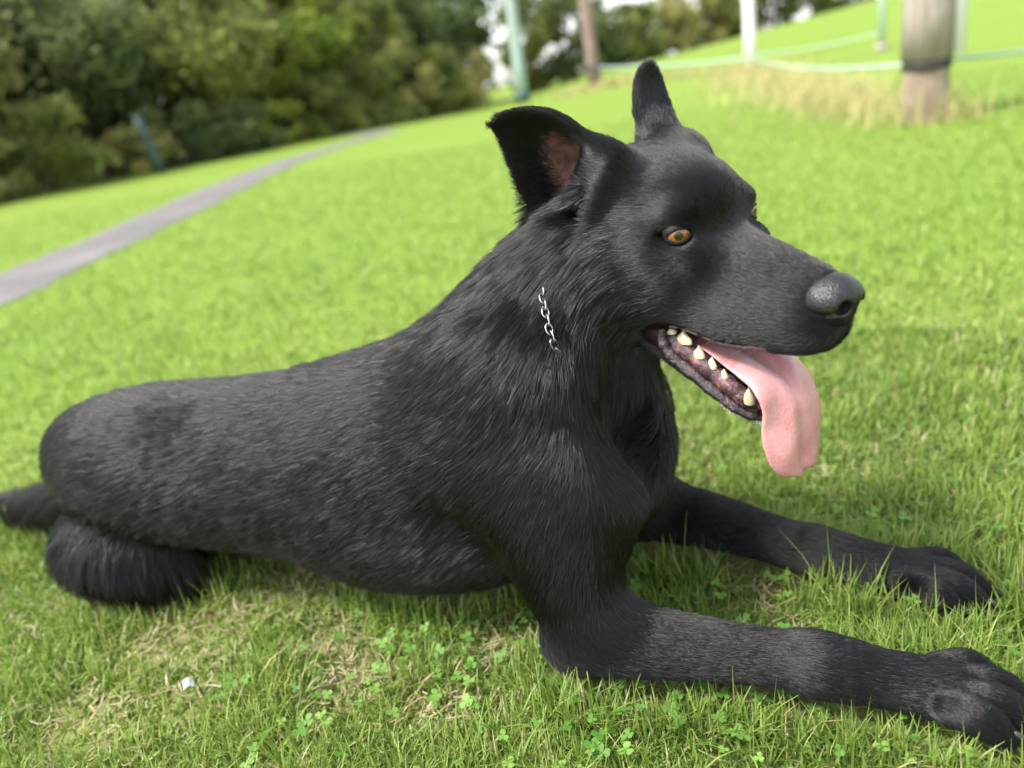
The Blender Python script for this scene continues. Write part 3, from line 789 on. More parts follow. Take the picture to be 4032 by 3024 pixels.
nm.bump(_vo.outputs["Distance"], .55, .0010)
nm.set(Base_Color=(.0065, .0065, .007), Roughness=.40, Specular_IOR_Level=.55)
mesh_obj("nose", NV_, NF_, nm.m, dog)

# eyes
def uv_sphere(nu=40, nv=48):
    V = []
    for i in range(nu + 1):
        th = math.pi * i / nu
        for j in range(nv):
            ph = 2 * math.pi * j / nv
            V.append((math.cos(th), math.sin(th) * math.cos(ph), math.sin(th) * math.sin(ph)))
    return np.array(V), grid_faces(nu + 1, nv, True)
def mat_eye():
    n = Nodes("amber_eye")
    sx = n.add("ShaderNodeSeparateXYZ"); n.link(n.coords(), sx.inputs[0])
    ac = n.add("ShaderNodeMath", operation='ARCCOSINE'); n.link(sx.outputs[0], ac.inputs[0])
    mp = n.add("ShaderNodeMath", operation='DIVIDE'); n.link(ac.outputs[0], mp.inputs[0]); mp.inputs[1].default_value = 1.6
    mp2 = mp.outputs[0]
    nz = n.noise(9, 4, .6, n.coords())
    iris = n.ramp(nz, [(.35, (.10, .034, .005)), (.65, (.28, .105, .015))])
    mask_p = n.ramp(mp2, [(.17, (1, 1, 1)), (.20, (0, 0, 0))])
    mask_o = n.ramp(mp2, [(.60, (0, 0, 0)), (.63, (1, 1, 1))])
    ring = n.ramp(mp2, [(.46, (1, 1, 1)), (.60, (.10, .08, .07))])
    mm = n.add("ShaderNodeMix", data_type='RGBA', blend_type='MULTIPLY'); ii = [i for i in mm.inputs if i.enabled]; ii[0].default_value = 1
    n.link(iris, ii[1]); n.link(ring, ii[2])
    c = n.mix(mask_p, [o for o in mm.outputs if o.enabled][0], (.002, .002, .002))
    c = n.mix(mask_o, c, (.012, .009, .008))
    return n.set(Base_Color=c, Roughness=.28, Coat_Weight=1.0, Coat_Roughness=.015, Coat_IOR=1.5, Specular_IOR_Level=.2)
M_eye = mat_eye()
M_lid = mat_simple("eyelid_skin", (.005, .0045, .005), .6, Specular_IOR_Level=.2)
ER = .0128
sv, sf = uv_sphere()
for s, e, g in zip((-1, 1), EYE, GAZE):
    g = g / np.linalg.norm(g)
    look = np.array([.90, .30, .04]) if s > 0 else np.array([.80, -.60, .06])
    look = look / np.linalg.norm(look)
    q = Vector(tuple(hv(look))).to_track_quat('X', 'Z')
    prof = sv.copy()                                   # a slight corneal bulge along the gaze
    prof *= (1 + .05 * np.clip((sv[:, 0] - .72) / .28, 0, 1) ** 1)[:, None]
    prof /= 1.0
    o = mesh_obj("eye", sv, sf, M_eye, dog)
    o.location = tuple(hd(e)); o.rotation_mode = 'QUATERNION'; o.rotation_quaternion = q; o.scale = (ER * HS,) * 3
    # eyelid rim: an almond loop lying on the ball
    a = np.linspace(0, 2 * math.pi, 56, endpoint=False)
    side = np.cross(g, np.array([0, 0, 1.])); side /= np.linalg.norm(side); upv = np.cross(side, g)
    if s > 0: pass
    wx, wy = .74, .36
    ax_ = np.cos(a) * wx; ay_ = np.sin(a) * wy * (1 - .30 * np.abs(np.cos(a)) ** 3) + .02
    ay_ -= ax_ * (.10 if s < 0 else -.10)
    dirs = g[None] * np.sqrt(np.clip(1 - ax_ ** 2 * .8 - ay_ ** 2, .08, 1))[:, None] + side[None] * ax_[:, None] + upv[None] * ay_[:, None]
    dirs /= np.linalg.norm(dirs, axis=1, keepdims=True)
    rows = []
    for t in (0, .06, .14, .3, .55, .8, 1.0):                 # lid margin, then the lid skin rolling back into the face
        ex = 1 + .95 * t; dd = g[None] * np.sqrt(np.clip(1 - (ax_ * ex) ** 2 * .8 - (ay_ * ex) ** 2, .02, 1))[:, None] + side[None] * (ax_ * ex)[:, None] + upv[None] * (ay_ * ex * (1 + .25 * t))[:, None]
        dd /= np.linalg.norm(dd, axis=1, keepdims=True)
        rows.append(hd(e[None] + dd * ER * (1.0 + [0, .06, .09, .10, .09, .07, .03][len(rows)])))
    mesh_obj("eyelid", np.array(rows).reshape(-1, 3), grid_faces(7, len(a), True), M_lid, dog)

# tongue
TC = spline([(-.030, 0, -.106), (.000, 0, -.108), (.030, 0, -.112), (.056, 0, -.115), (.077, 0, -.123), (.089, 0, -.140), (.094, 0, -.162), (.098, 0, -.184), (.1015, 0, -.206)], 7)
_t = np.linspace(0, 1, len(TC)); TW = np.interp(_t, [0, .2, .4, .52, .62, .76, 1], [.020, .026, .033, .036, .0335, .036, .036]) * np.sqrt(np.clip(1 - (np.clip(_t - .76, 0, 1) / .243) ** 2.4, .012, 1))
def build_tongue():
    nu, nv = len(TC), 34; V = []
    T = np.gradient(TC, axis=0); T /= np.linalg.norm(T, axis=1, keepdims=True)
    for i in range(nu):
        n = np.cross(T[i], np.array([0, 1., 0])) * -1      # upper face
        n = np.array([-T[i][2], 0, T[i][0]])
        for j in range(nv):
            a = 2 * math.pi * j / nv
            c, s = math.cos(a), math.sin(a)
            w = TW[i]; th = .0032 * min(1, w / .015)
            y = w * c
            u = c * c
            arch = -.006 * u * sstep(np.array(i / nu), .35, .7) + .0035 * u * (1 - sstep(np.array(i / nu), .3, .6))
            groove = -.0046 * math.exp(-((y - .004) / .0050) ** 2) if s > 0 else 0
            wav = .0018 * math.sin(i * .33 + 2 * c) * abs(c) + .0012 * math.sin(i * .21 + y * 160)
            tipn = (-.005 * math.exp(-((y - .006) / .003) ** 2)) if i > nu - 7 else 0
            p = TC[i] + np.array([0, y, 0]) + n * (th * s * (abs(s) ** -.3 if abs(s) > .05 else 1) + arch + groove + wav) + T[i] * tipn
            V.append(p)
    F = grid_faces(nu, nv, True).tolist(); F.append(tuple(range(nv))[::-1]); F.append(tuple((nu - 1) * nv + j for j in range(nv)))
    return hd(np.array(V)), F
tn = Nodes("tongue_flesh"); co = tn.coords()
tcol = tn.ramp(tn.noise(28, 4, .6, co), [(.30, (.44, .18, .19)), (.55, (.53, .255, .262)), (.78, (.60, .335, .34))])
tn.bump(tn.noise(330, 4, .7, co), .5, .0018)
tn.set(Base_Color=tcol, Roughness=.20, Subsurface_Weight=.08, Subsurface_Radius=(.01, .004, .003), Subsurface_Scale=.35, Specular_IOR_Level=.55)
tv, tf = build_tongue()
mesh_obj("tongue", tv, tf, tn.m, dog)

# gums and teeth along the lower jaw
gn = Nodes("wet_gum"); co = gn.coords()
gcol = gn.ramp(gn.noise(60, 5, .65, co), [(.34, (.014, .008, .010)), (.48, (.06, .022, .027)), (.60, (.22, .085, .095)), (.78, (.42, .19, .20))])
gn.bump(gn.noise(130, 5, .7, co), .8, .004)
gn.set(Base_Color=gcol, Roughness=.16, Specular_IOR_Level=.7)
ln = Nodes("wet_black_lip"); co = ln.coords()
lc = ln.ramp(ln.noise(90, 5, .65, co), [(.38, (.008, .006, .007)), (.55, (.026, .014, .017)), (.70, (.12, .06, .066)), (.85, (.28, .17, .18))])
ln.bump(ln.noise(150, 5, .7, co), .9, .004); ln.set(Base_Color=lc, Roughness=.17, Specular_IOR_Level=.7)
for s in (-1, 1):
    g = spline([(-.034, s * .0335, -.094), (-.012, s * .0325, -.103), (.012, s * .0285, -.116), (.035, s * .0235, -.130), (.052, s * .0180, -.1415), (.062, s * .0080, -.148)], 8)
    r = np.interp(np.linspace(0, 1, len(g)), [0, .15, .6, 1], [.004, .0085, .0075, .006]) * HS
    wob = 1 + .08 * np.sin(np.arange(len(g)) * .8) + .06 * np.sin(np.arange(len(g)) * 2.1)
    v, f = tube(hd(g), r * wob, 16, 1.1, up=hv((0, 0, 1))); mesh_obj("gum", v, f, gn.m, dog)
    g = spline([(-.020, s * .0440, -.088), (-.018, s * .0435, -.101), (-.008, s * .0405, -.114), (.012, s * .0345, -.128), (.036, s * .0265, -.144), (.054, s * .0175, -.156), (.063, s * .006, -.160)], 8)
    r = np.interp(np.linspace(0, 1, len(g)), [0, .2, .6, 1], [.003, .0062, .0060, .0045]) * HS
    wob = 1 + .10 * np.sin(np.arange(len(g)) * .9 + 1) + .08 * np.sin(np.arange(len(g)) * 2.3)
    v, f = tube(hd(g), r * wob, 16, .9, up=hv((0, 0, 1))); mesh_obj("lip", v, f, ln.m, dog)
tm = Nodes("tooth_enamel"); tm.set(Base_Color=tm.ramp(tm.noise(140, 2, .5, tm.coords()), [(.3, (.46, .36, .21)), (.7, (.60, .53, .37))]), Roughness=.25, Specular_IOR_Level=.6)
def tooth(c, w, d, h, lean=(0, 0, 1), cusps=1):
    w, d, h = w * .98, d * .95, h * .80
    """blunt crown with one to three cusps; c = base centre in the head frame"""
    nu, nv = 9, 14; V = []
    lean = np.asarray(lean, float); lean = lean / np.linalg.norm(lean)
    fwd = np.array([.83, 0, -.55]); sd = np.cross(lean, fwd); sd /= np.linalg.norm(sd); fwd = np.cross(sd, lean)
    for i in range(nu):
        t = i / (nu - 1); k = (1 - t ** 1.15) ** .85 * (1 + .25 * math.sin(t * math.pi))
        for j in range(nv):
            a = 2 * math.pi * j / nv
            y = h * t
            if cusps > 1: y = h * t * (1 - .30 * abs(math.cos(a)) * t)
            V.append(np.asarray(c) + fwd * (w * .5 * max(k, .05) * math.cos(a)) + sd * (d * .5 * max(k, .05) * math.sin(a)) + lean * (y - .003))
    F = grid_faces(nu, nv, True).tolist(); F.append(tuple((nu - 1) * nv + j for j in range(nv)))
    mesh_obj("tooth", hd(np.array(V)), F, tm.m, dog)
for s in (-1, 1):
    tooth((-.003, s * .0335, -.0975), .019, .009, .017, (-.1, -s * .05, 1), 3)
    tooth((-.017, s * .0345, -.0915), .011, .009, .010, (-.1, -s * .05, 1), 3)
    tooth((.0125, s * .0310, -.1075), .0135, .008, .0150, (-.05, -s * .05, 1), 3)
    tooth((.0245, s * .0280, -.1150), .0115, .0075, .0125, (0, -s * .05, 1))
    tooth((.0355, s * .0250, -.1225), .0100, .007, .0105, (0, -s * .05, 1))
    tooth((.0420, s * .0215, -.1285), .0050, .004, .0050, (0, -s * .05, 1))
    tooth((.0590, s * .0195, -.1400), .0110, .010, .0200, (.08, s * .18, 1))
# claws
M_claw = Nodes("claw_horn"); M_claw.set(Base_Color=M_claw.ramp(M_claw.noise(90, 2, .5, M_claw.coords()), [(.3, (.018, .017, .016)), (.75, (.085, .078, .07))]), Roughness=.3)
def claw(p, d, L=.017, r=.0042, m=None):
    d = np.asarray(d, float); d /= np.linalg.norm(d); t = np.linspace(0, 1, 7)
    P = np.asarray(p)[None] + d[None] * (t * L)[:, None] + np.array([0, 0, -1.])[None] * (t ** 2 * L * .38)[:, None]
    v, f = tube(P, r * (1 - t * .86), 10, 1.25); mesh_obj("claw", v, f, m or M_claw.m, dog)
for base, fx, fy in (near_paw, far_paw):
    for dy, x1 in ((-.0345, .044), (-.0125, .070), (.0125, .072), (.0345, .048)):
        claw(base + fx * (x1 + .002) + fy * dy * 1.05 + np.array([0, 0, -.008]), fx + np.array([0, 0, -.15]))
claw(np.array([.300, .052, .036]), (.9, -.25, -.3), .019, .0046)                                  # dewclaw of the far foreleg
# froth on the chin
fv = []; ff = []; rg = np.random.default_rng(4)
for i in range(60):
    t = rg.random(); p = np.array([.030 + .034 * t, -.0225 + .014 * t + .001 * rg.normal(), -.1545 - .012 * t + .0010 * rg.normal()]); rr = .0006 + .0009 * rg.random(); o = len(fv)
    for th in (.35, 1.1, 1.9, 2.7):
        for j in range(7): fv.append(p + rr * np.array([math.sin(th) * math.cos(j * .8976), math.sin(th) * math.sin(j * .8976), math.cos(th)]))
    for a_ in range(3):
        for j in range(7): ff.append((o + a_ * 7 + j, o + a_ * 7 + (j + 1) % 7, o + a_ * 7 + 7 + (j + 1) % 7, o + a_ * 7 + 7 + j))
    ff.append(tuple(o + j for j in range(7))[::-1]); ff.append(tuple(o + 21 + j for j in range(7)))
mesh_obj("froth", hd(np.array(fv)), ff, mat_simple("froth", (.62, .63, .64), .2), dog)
# whiskers
M_whisk = mat_simple("whisker", (.012, .012, .012), .5)
rg = np.random.default_rng(12)
for s in (-1, 1):
    for i in range(9):
        b = np.array([.055 + .045 * rg.random(), s * (.034 - .006 * rg.random()), -.056 - .022 * rg.random()]); d = np.array([-.35 - .5 * rg.random(), s * .75, -.30 - .35 * rg.random()]); d /= np.linalg.norm(d); Lw = .035 + .03 * rg.random(); t = np.linspace(0, 1, 8)
        P = b[None] + d[None] * (t * Lw)[:, None] + np.array([0, 0, -1.])[None] * (t ** 2 * Lw * .25)[:, None]
        v, f = tube(hd(P), .00034 * (1 - .8 * t), 5); mesh_obj("whisker", v, f, M_whisk, dog)
# ---------------------------------------------------------------- fur
def value_noise(P, scale, seed):
    r = np.random.default_rng(seed); T = r.random((32, 32, 32, 3)).astype(np.float32) * 2 - 1
    q = P / scale; i = np.floor(q).astype(int); f = q - i; f = f * f * (3 - 2 * f); out = 0
    for a in (0, 1):
        for b in (0, 1):
            for c in (0, 1):
                w = (f[:, 0] if a else 1 - f[:, 0]) * (f[:, 1] if b else 1 - f[:, 1]) * (f[:, 2] if c else 1 - f[:, 2])
                out = out + w[:, None] * T[(i[:, 0] + a) % 32, (i[:, 1] + b) % 32, (i[:, 2] + c) % 32]
    return out
_ca, _sa = math.cos(-DOG_A), math.sin(-DOG_A)
_cw = np.array([0, 0, CAM_H]) - DOG_O
CAM_L = np.array([_ca * _cw[0] - _sa * _cw[1], _sa * _cw[0] + _ca * _cw[1], _cw[2]])     # camera in the dog frame
def make_fur(N, name):
    r = np.random.default_rng(11)
    tri = np.vstack([BF[:, [0, 1, 2]], BF[:, [0, 2, 3]]])
    a, b, c = BV[tri[:, 0]], BV[tri[:, 1]], BV[tri[:, 2]]
    area = np.linalg.norm(np.cross(b - a, c - a), axis=1) * .5
    cen = (a + b + c) / 3; nt = BN[tri[:, 0]]
    vd = CAM_L - cen; dist = np.linalg.norm(vd, axis=1); facing = (nt * vd).sum(1) / dist
    hf = HLEN[tri].mean(1)
    dens = np.where(facing > -.35, 1.0, .12) * np.clip((.016 / np.maximum(hf, .004)) ** .9, .55, 3.4)
    dens *= np.clip(.85 / dist, .5, 1.4) ** 1.2
    dens *= 1 + 1.1 * np.exp(-np.maximum(np.linalg.norm(cen - hd((.02, 0, -.03)), axis=1) - .11, 0) / .02)
    dens *= 1 - hairless[tri].mean(1)
    dens *= np.where(cen[:, 2] < .012, .2, 1)
    p = area * dens; p /= p.sum()
    t = r.choice(len(tri), N, p=p)
    u, v = r.random(N), r.random(N); fl = u + v > 1; u[fl] = 1 - u[fl]; v[fl] = 1 - v[fl]; w = 1 - u - v
    def lerp(A):
        s = (w, u, v) if A.ndim == 1 else (w[:, None], u[:, None], v[:, None])
        return A[tri[t, 0]] * s[0] + A[tri[t, 1]] * s[1] + A[tri[t, 2]] * s[2]
    P = lerp(BV); Nn = lerp(BN); Nn /= np.linalg.norm(Nn, axis=1, keepdims=True)
    L = lerp(HLEN); Fd = lerp(FLOW)
    head = np.exp(-np.maximum(np.linalg.norm(P - hd((-.03, 0, -.03)), axis=1) - .10, 0) / .03)
    # gravity drags the long coat down, the head keeps its own lie
    Fd = Fd + np.array([0, 0, -1.])[None] * (np.clip((L - .012) / .02, 0, 1) * .75 * (1 - head))[:, None]
    n1 = value_noise(P, .045, 1); n2 = value_noise(P, .011, 2); n3 = value_noise(P, .12, 3)
    Fd = Fd + np.array([-.45, 0, -.1])[None] * ((1 - head) * (P[:, 0] < .05) * (P[:, 2] > .12))[:, None]
    lg = np.clip((L - .010) / .022, 0, 1)[:, None]
    Fd = Fd + (.07 + .16 * lg) * n1 + (.04 + .26 * lg) * n2 + .12 * n3
    Tn = Fd - (Fd * Nn).sum(1, keepdims=True) * Nn
    Tn /= np.linalg.norm(Tn, axis=1, keepdims=True) + 1e-9
    lift = np.radians(7 + 8 * r.random(N) + (2 + 8 * lg[:, 0]) * np.clip(n2[:, 1], -1, 1)) * np.where(L > .022, 1.35, 1.0)
    L = L * (.65 + .55 * r.random(N)) * (1 + .18 * n1[:, 0])
    D0 = Tn * np.cos(lift)[:, None] + Nn * np.sin(lift)[:, None] + .075 * r.normal(size=(N, 3))
    K = 5; s = np.linspace(0, 1, K)
    S = P[:, None] - Nn[:, None] * .0008 + L[:, None, None] * (s[None, :, None] * D0[:, None] - (s ** 2)[None, :, None] * (Nn * .09)[:, None] + np.array([0, 0, -1.])[None, None] * ((s ** 2)[None, :, None] * np.clip((L - .02) / .03, 0, 1)[:, None, None] * .22))
    # clumping: every strand leans towards the guide hair of its lock
    G = 14; gid = r.choice(N, N // G, replace=False)
    cell = np.where(L > .018, .0085, .0045)
    key = {}
    from mathutils import kdtree
    kd = kdtree.KDTree(len(gid))
    for i, g in enumerate(gid): kd.insert(P[g], i)
    kd.balance()
    near = np.fromiter((kd.find(q)[1] for q in P), dtype=np.int64, count=N)
    gg = gid[near]
    ok = np.linalg.norm(P - P[gg], axis=1) < .012
    cl = (np.clip((L - .008) / .024, .04, .75) * (.5 + .5 * r.random(N)) * ok)[:, None, None] * (s ** 1.3)[None, :, None]
    scale = (L / np.maximum(L[gg], 1e-4))[:, None, None]
    S = S * (1 - cl) + (P[gg][:, None] + (S[gg] - P[gg][:, None]) * np.clip(scale, .6, 1.5)) * cl
    S[:, :, 2] = np.maximum(S[:, :, 2], .004)
    rad = np.clip(L / .02, .72, .88)[:, None] * .00023 * (1 - .72 * s ** 1.5)[None]
    lr = r.random(N); shade = np.clip(.5 * lr[gg] + .5 * r.random(N) ** 1.3, 0, 1)
    guard = r.random(N) < .32
    out = []
    for nm, m in (("undercoat", ~guard), ("guard_hair", guard)):
        k = int(m.sum()); cur = bpy.data.hair_curves.new(nm)
        cur.add_curves([K] * k)
        cur.attributes["position"].data.foreach_set("vector", S[m].astype(np.float32).ravel())
        ra = cur.attributes.get("radius") or cur.attributes.new("radius", 'FLOAT', 'POINT')
        ra.data.foreach_set("value", rad[m].astype(np.float32).ravel())
        sh = cur.attributes.new("shade", 'FLOAT', 'POINT'); sh.data.foreach_set("value", np.repeat(shade[m], K).astype(np.float32))
        o = bpy.data.objects.new(nm, cur); col.objects.link(o); o.parent = dog; tag(o, kind="stuff"); out.append(o)
    return out
FUR_N = 740000
undercoat, guard_hair = make_fur(FUR_N, "fur")
fm = Nodes("black_fur")
_lk = fm.add("ShaderNodeAttribute", attribute_name="shade")
fc = fm.ramp(_lk.outputs["Fac"], [(.0, (.0004, .0004, .0005)), (.5, (.0015, .0016, .0020)), (.85, (.0058, .0060, .0070)), (1.0, (.021, .0213, .0232))])
fm.set(Base_Color=fc, Roughness=.33, Specular_IOR_Level=.46)
undercoat.data.materials.append(fm.m)
gm = Nodes("black_guard_hair")
hb = gm.add("ShaderNodeBsdfHairPrincipled"); hb.model = 'CHIANG'; hb.parametrization = 'ABSORPTION'
for k_, v_ in (("Absorption Coefficient", (4.2, 4.3, 4.2)), ("Roughness", .44), ("Radial Roughness", .62), ("Coat", .5), ("IOR", 1.62), ("Random Roughness", .08)):
    if k_ in hb.inputs: hb.inputs[k_].default_value = v_
gm.link(hb.outputs[0], gm.out.inputs["Surface"])
guard_hair.data.materials.append(gm.m)
# ---------------------------------------------------------------- chain collar half hidden in the coat
collar = empty("chain_collar", tuple(DOG_O), DOG_A)
tag(collar, "thin silver chain collar half hidden in the fur of the dog's neck", "collar")
M_steel = Nodes("steel").set(Base_Color=(.42, .42, .44), Roughness=.3, Metallic=1.0)
bpy.context.view_layer.update()
def neck_ring(c, u, v, n=480):
    """outline of the neck in the plane (u, v), a little above the skin"""
    P = []
    for k in range(n):
        a = 2 * math.pi * k / n; d = np.asarray(u) * math.cos(a) + np.asarray(v) * math.sin(a)
        ok, hit, nr, _i = body.ray_cast(Vector(tuple(c)), Vector(tuple(d)))
        P.append(np.array(hit) if ok else np.asarray(c) + d * .1)
    P = np.array(P)
    Q = np.linalg.norm(P - np.asarray(c), axis=1)
    for _ in range(30): Q = .25 * np.roll(Q, 1) + .5 * Q + .25 * np.roll(Q, -1)
    a = 2 * math.pi * np.arange(n) / n
    near = np.exp(-((np.degrees(a) - 183) / 33) ** 2)        # the chain surfaces on the dog's right side, elsewhere the ruff covers it
    return np.asarray(c)[None] + (np.minimum(Q, .115) - .012 + .0186 * near)[:, None] * (np.cos(a)[:, None] * np.asarray(u)[None] + np.sin(a)[:, None] * np.asarray(v)[None])
CC = np.array([.015, .004, .424]); RING = neck_ring(CC, (0, 1., 0), (.36, 0, -.933))
ln_ = np.r_[0, np.cumsum(np.linalg.norm(np.diff(np.vstack([RING, RING[:1]]), axis=0), axis=1))]
NL = int(ln_[-1] / .0088)
a = np.linspace(0, 2 * math.pi, 20, endpoint=False)
lv, lf = tube(np.stack([.0064 * np.cos(a), .0039 * np.sin(a), 0 * a], 1), .00090, 7, up=(0, 0, 1), closed=True)
first = None
for k in range(NL):
    s = ln_[-1] * k / NL; i = int(np.searchsorted(ln_, s, side='right') - 1) % len(RING); j = (i + 1) % len(RING)
    p = RING[i]; T = RING[j] - RING[i]; T /= np.linalg.norm(T); out = p - CC; out -= T * (out @ T); out /= np.linalg.norm(out); side = np.cross(out, T)
    tw = R_(35 if k % 2 else -55); z = out * math.cos(tw) + side * math.sin(tw); y = np.cross(z, T)
    if first is None: o = first = mesh_obj("link", lv, lf, M_steel, collar)
    else: o = first.copy(); col.objects.link(o); o.parent = collar
    o.matrix_local = Matrix(((T[0], y[0], z[0], p[0]), (T[1], y[1], z[1], p[1]), (T[2], y[2], z[2], p[2]), (0, 0, 0, 1)))
# ---------------------------------------------------------------- turf: blades, dry straw, clover (nobody could count them)
def blade_field():
    r = np.random.default_rng(21)
    def sample(n, r0, r1, a0=-52, a1=52):
        # density falls with distance squared
        u = r.random(n); rad = r0 * (r1 / r0) ** u; az = np.radians(a0 + (a1 - a0) * r.random(n))
        return rad * np.sin(az), rad * np.cos(az), rad
    x1, y1, q1 = sample(170000, .40, 11.0)
    # extra close turf, even density
    n2 = 95000; rad = np.sqrt(r.random(n2) * (1.9 ** 2 - .40 ** 2) + .40 ** 2); az = np.radians(-50 + 100 * r.random(n2))
    x2, y2 = rad * np.sin(az), rad * np.cos(az)
    xs, ys, qs = sample(52000, .45, 7.0, 50, 84); fl = np.where(r.random(52000) < .5, -1, 1); xs = xs * fl      # the lawn goes on to both sides
    x = np.r_[x1, x2, xs]; y = np.r_[y1, y2, ys]; rad = np.r_[q1, rad, qs]
    keep = np.ones(len(x), bool)
    pc = path_x(y); keep &= ~((np.abs(x - pc) < .41 + .05 * r.normal(size=len(x))) & (y < 24))
    # under the dog the grass is pressed flat
    ca, sa = math.cos(-DOG_A), math.sin(-DOG_A); lx = (x - DOG_O[0]) * ca - (y - DOG_O[1]) * sa; ly = (x - DOG_O[0]) * sa + (y - DOG_O[1]) * ca
    lowv = BV[BV[:, 2] < .050]; H = .012; G = np.zeros((170, 60), bool)
    G[np.clip(((lowv[:, 0] + 1.4) / H).astype(int), 0, 169), np.clip(((lowv[:, 1] + .36) / H).astype(int), 0, 59)] = True
    for _ in range(2):                                    # fill the footprint
        G |= (np.roll(G, 1, 1) & np.roll(G, -1, 1)) | (np.roll(G, 1, 0) & np.roll(G, -1, 0))
    for i in range(170):
        k = np.nonzero(G[i])[0]
        if len(k): 
            left = k[k < 30]; right = k[k >= 30]
            for s in (left, right):
                if len(s): G[i, s.min():s.max() + 1] = True
    ix = ((lx + 1.4) / H).astype(int); iy = ((ly + .36) / H).astype(int); inb = (ix >= 0) & (ix < 170) & (iy >= 0) & (iy < 60)
    under = np.zeros(len(x), bool); under[inb] = G[ix[inb], iy[inb]]
    keep &= ~under
    G2 = G.copy()
    for _ in range(4): G2 |= np.roll(G2, 1, 0) | np.roll(G2, -1, 0) | np.roll(G2, 1, 1) | np.roll(G2, -1, 1)
    rim = np.zeros(len(x), bool); rim[inb] = G2[ix[inb], iy[inb]]
    P3 = np.stack([x, y, 0 * x], 1); cl = value_noise(P3, .09, 31)[:, 0]; cl2 = value_noise(P3, .028, 32)[:, 0]; cl3 = value_noise(P3, .6, 33)[:, 0]
    worn = patch_mask(x, y)
    keep &= r.random(len(x)) < np.clip((.90 + .40 * cl + .35 * cl2) * (1 - .58 * worn), .05, 1)
    x, y, rad, worn, cl, cl3, rim = (a[keep] for a in (x, y, rad, worn, cl, cl3, rim)); n = len(x)
    z = ground_z(x, y)
    L = (.020 + .021 * r.random(n) ** 1.3) * (1 + .35 * cl) * (1 - .35 * worn); L *= np.clip(.9 + rad * .03, 1, 1.15)
    tall = r.random(n) < .05; L[tall] *= 1.55; L[rim] *= 1.6
    w = (.0009 + .0010 * r.random(n)) * np.clip(rad / .85, .9, 9) ** .72
    az = r.random(n) * 2 * math.pi; lean = np.clip(.58 + .45 * r.normal(size=n), .05, 1.45)
    d = np.stack([np.cos(az), np.sin(az)], 1); sd = np.stack([-np.sin(az + .5 * r.normal(size=n)), np.cos(az)], 1); sd /= np.linalg.norm(sd, axis=1, keepdims=True)
    K = 4; V = np.zeros((n, K, 2, 3)); curl = .55 + .7 * r.random(n)
    for k in range(K):
        t = k / (K - 1); a = lean * (.35 + curl * t); hor = L * t * np.sin(a); ver = L * t * np.cos(np.minimum(a, 1.75))
        ww = w * (1 - t ** 1.8 * .93) * (.75 + .25 * min(1, t * 3))
        c = np.stack([x + d[:, 0] * hor, y + d[:, 1] * hor, z + ver - .002], 1)
        off = np.stack([sd[:, 0] * ww, sd[:, 1] * ww, (ww * .3 * np.sin(az * 3))], 1)
        V[:, k, 0] = c - off; V[:, k, 1] = c + off
    base = (np.arange(n) * K * 2)[:, None]
    F = np.concatenate([base + np.array([[2 * k, 2 * k + 1, 2 * k + 3, 2 * k + 2]]) for k in range(K - 1)], 0)
    tint = np.clip(.48 + .20 * r.normal(size=n) + .10 * cl3 + .12 * cl, 0, .93); tint = .5 + (tint - .5) * np.clip(1.9 / rad, .35, 1); tint[r.random(n) < (.035 + .10 * worn) * (rad < 2.0)] = 1.0
    m = Nodes("grass_blades"); a = m.add("ShaderNodeAttribute", attribute_name="tint")
    c = m.ramp(a.outputs["Fac"], [(.0, (.090, .165, .030)), (.35, (.180, .280, .048)), (.65, (.262, .352, .070)), (.93, (.38, .445, .125)), (1.0, (.48, .42, .21))])
    m.set(Base_Color=c, Roughness=.42, Specular_IOR_Level=.35)
    tr = m.add("ShaderNodeBsdfTranslucent"); m.link(c, tr.inputs["Color"]); mx = m.add("ShaderNodeMixShader"); mx.inputs[0].default_value = .45
    m.link(m.b.outputs[0], mx.inputs[1]); m.link(tr.outputs[0], mx.inputs[2]); m.link(mx.outputs[0], m.out.inputs["Surface"])
    o = mesh_obj("grass", V.reshape(-1, 3), F, m.m)
    vt = np.repeat(tint, K * 2).reshape(n, K, 2).copy()
    vt[:, 0] = np.where(tint[:, None] < .97, np.clip(vt[:, 0] + .15, 0, .93), 1)
    set_tint(o, vt.ravel())
    tag(o, "short bright green lawn grass around the dog", "grass", kind="stuff")
blade_field()
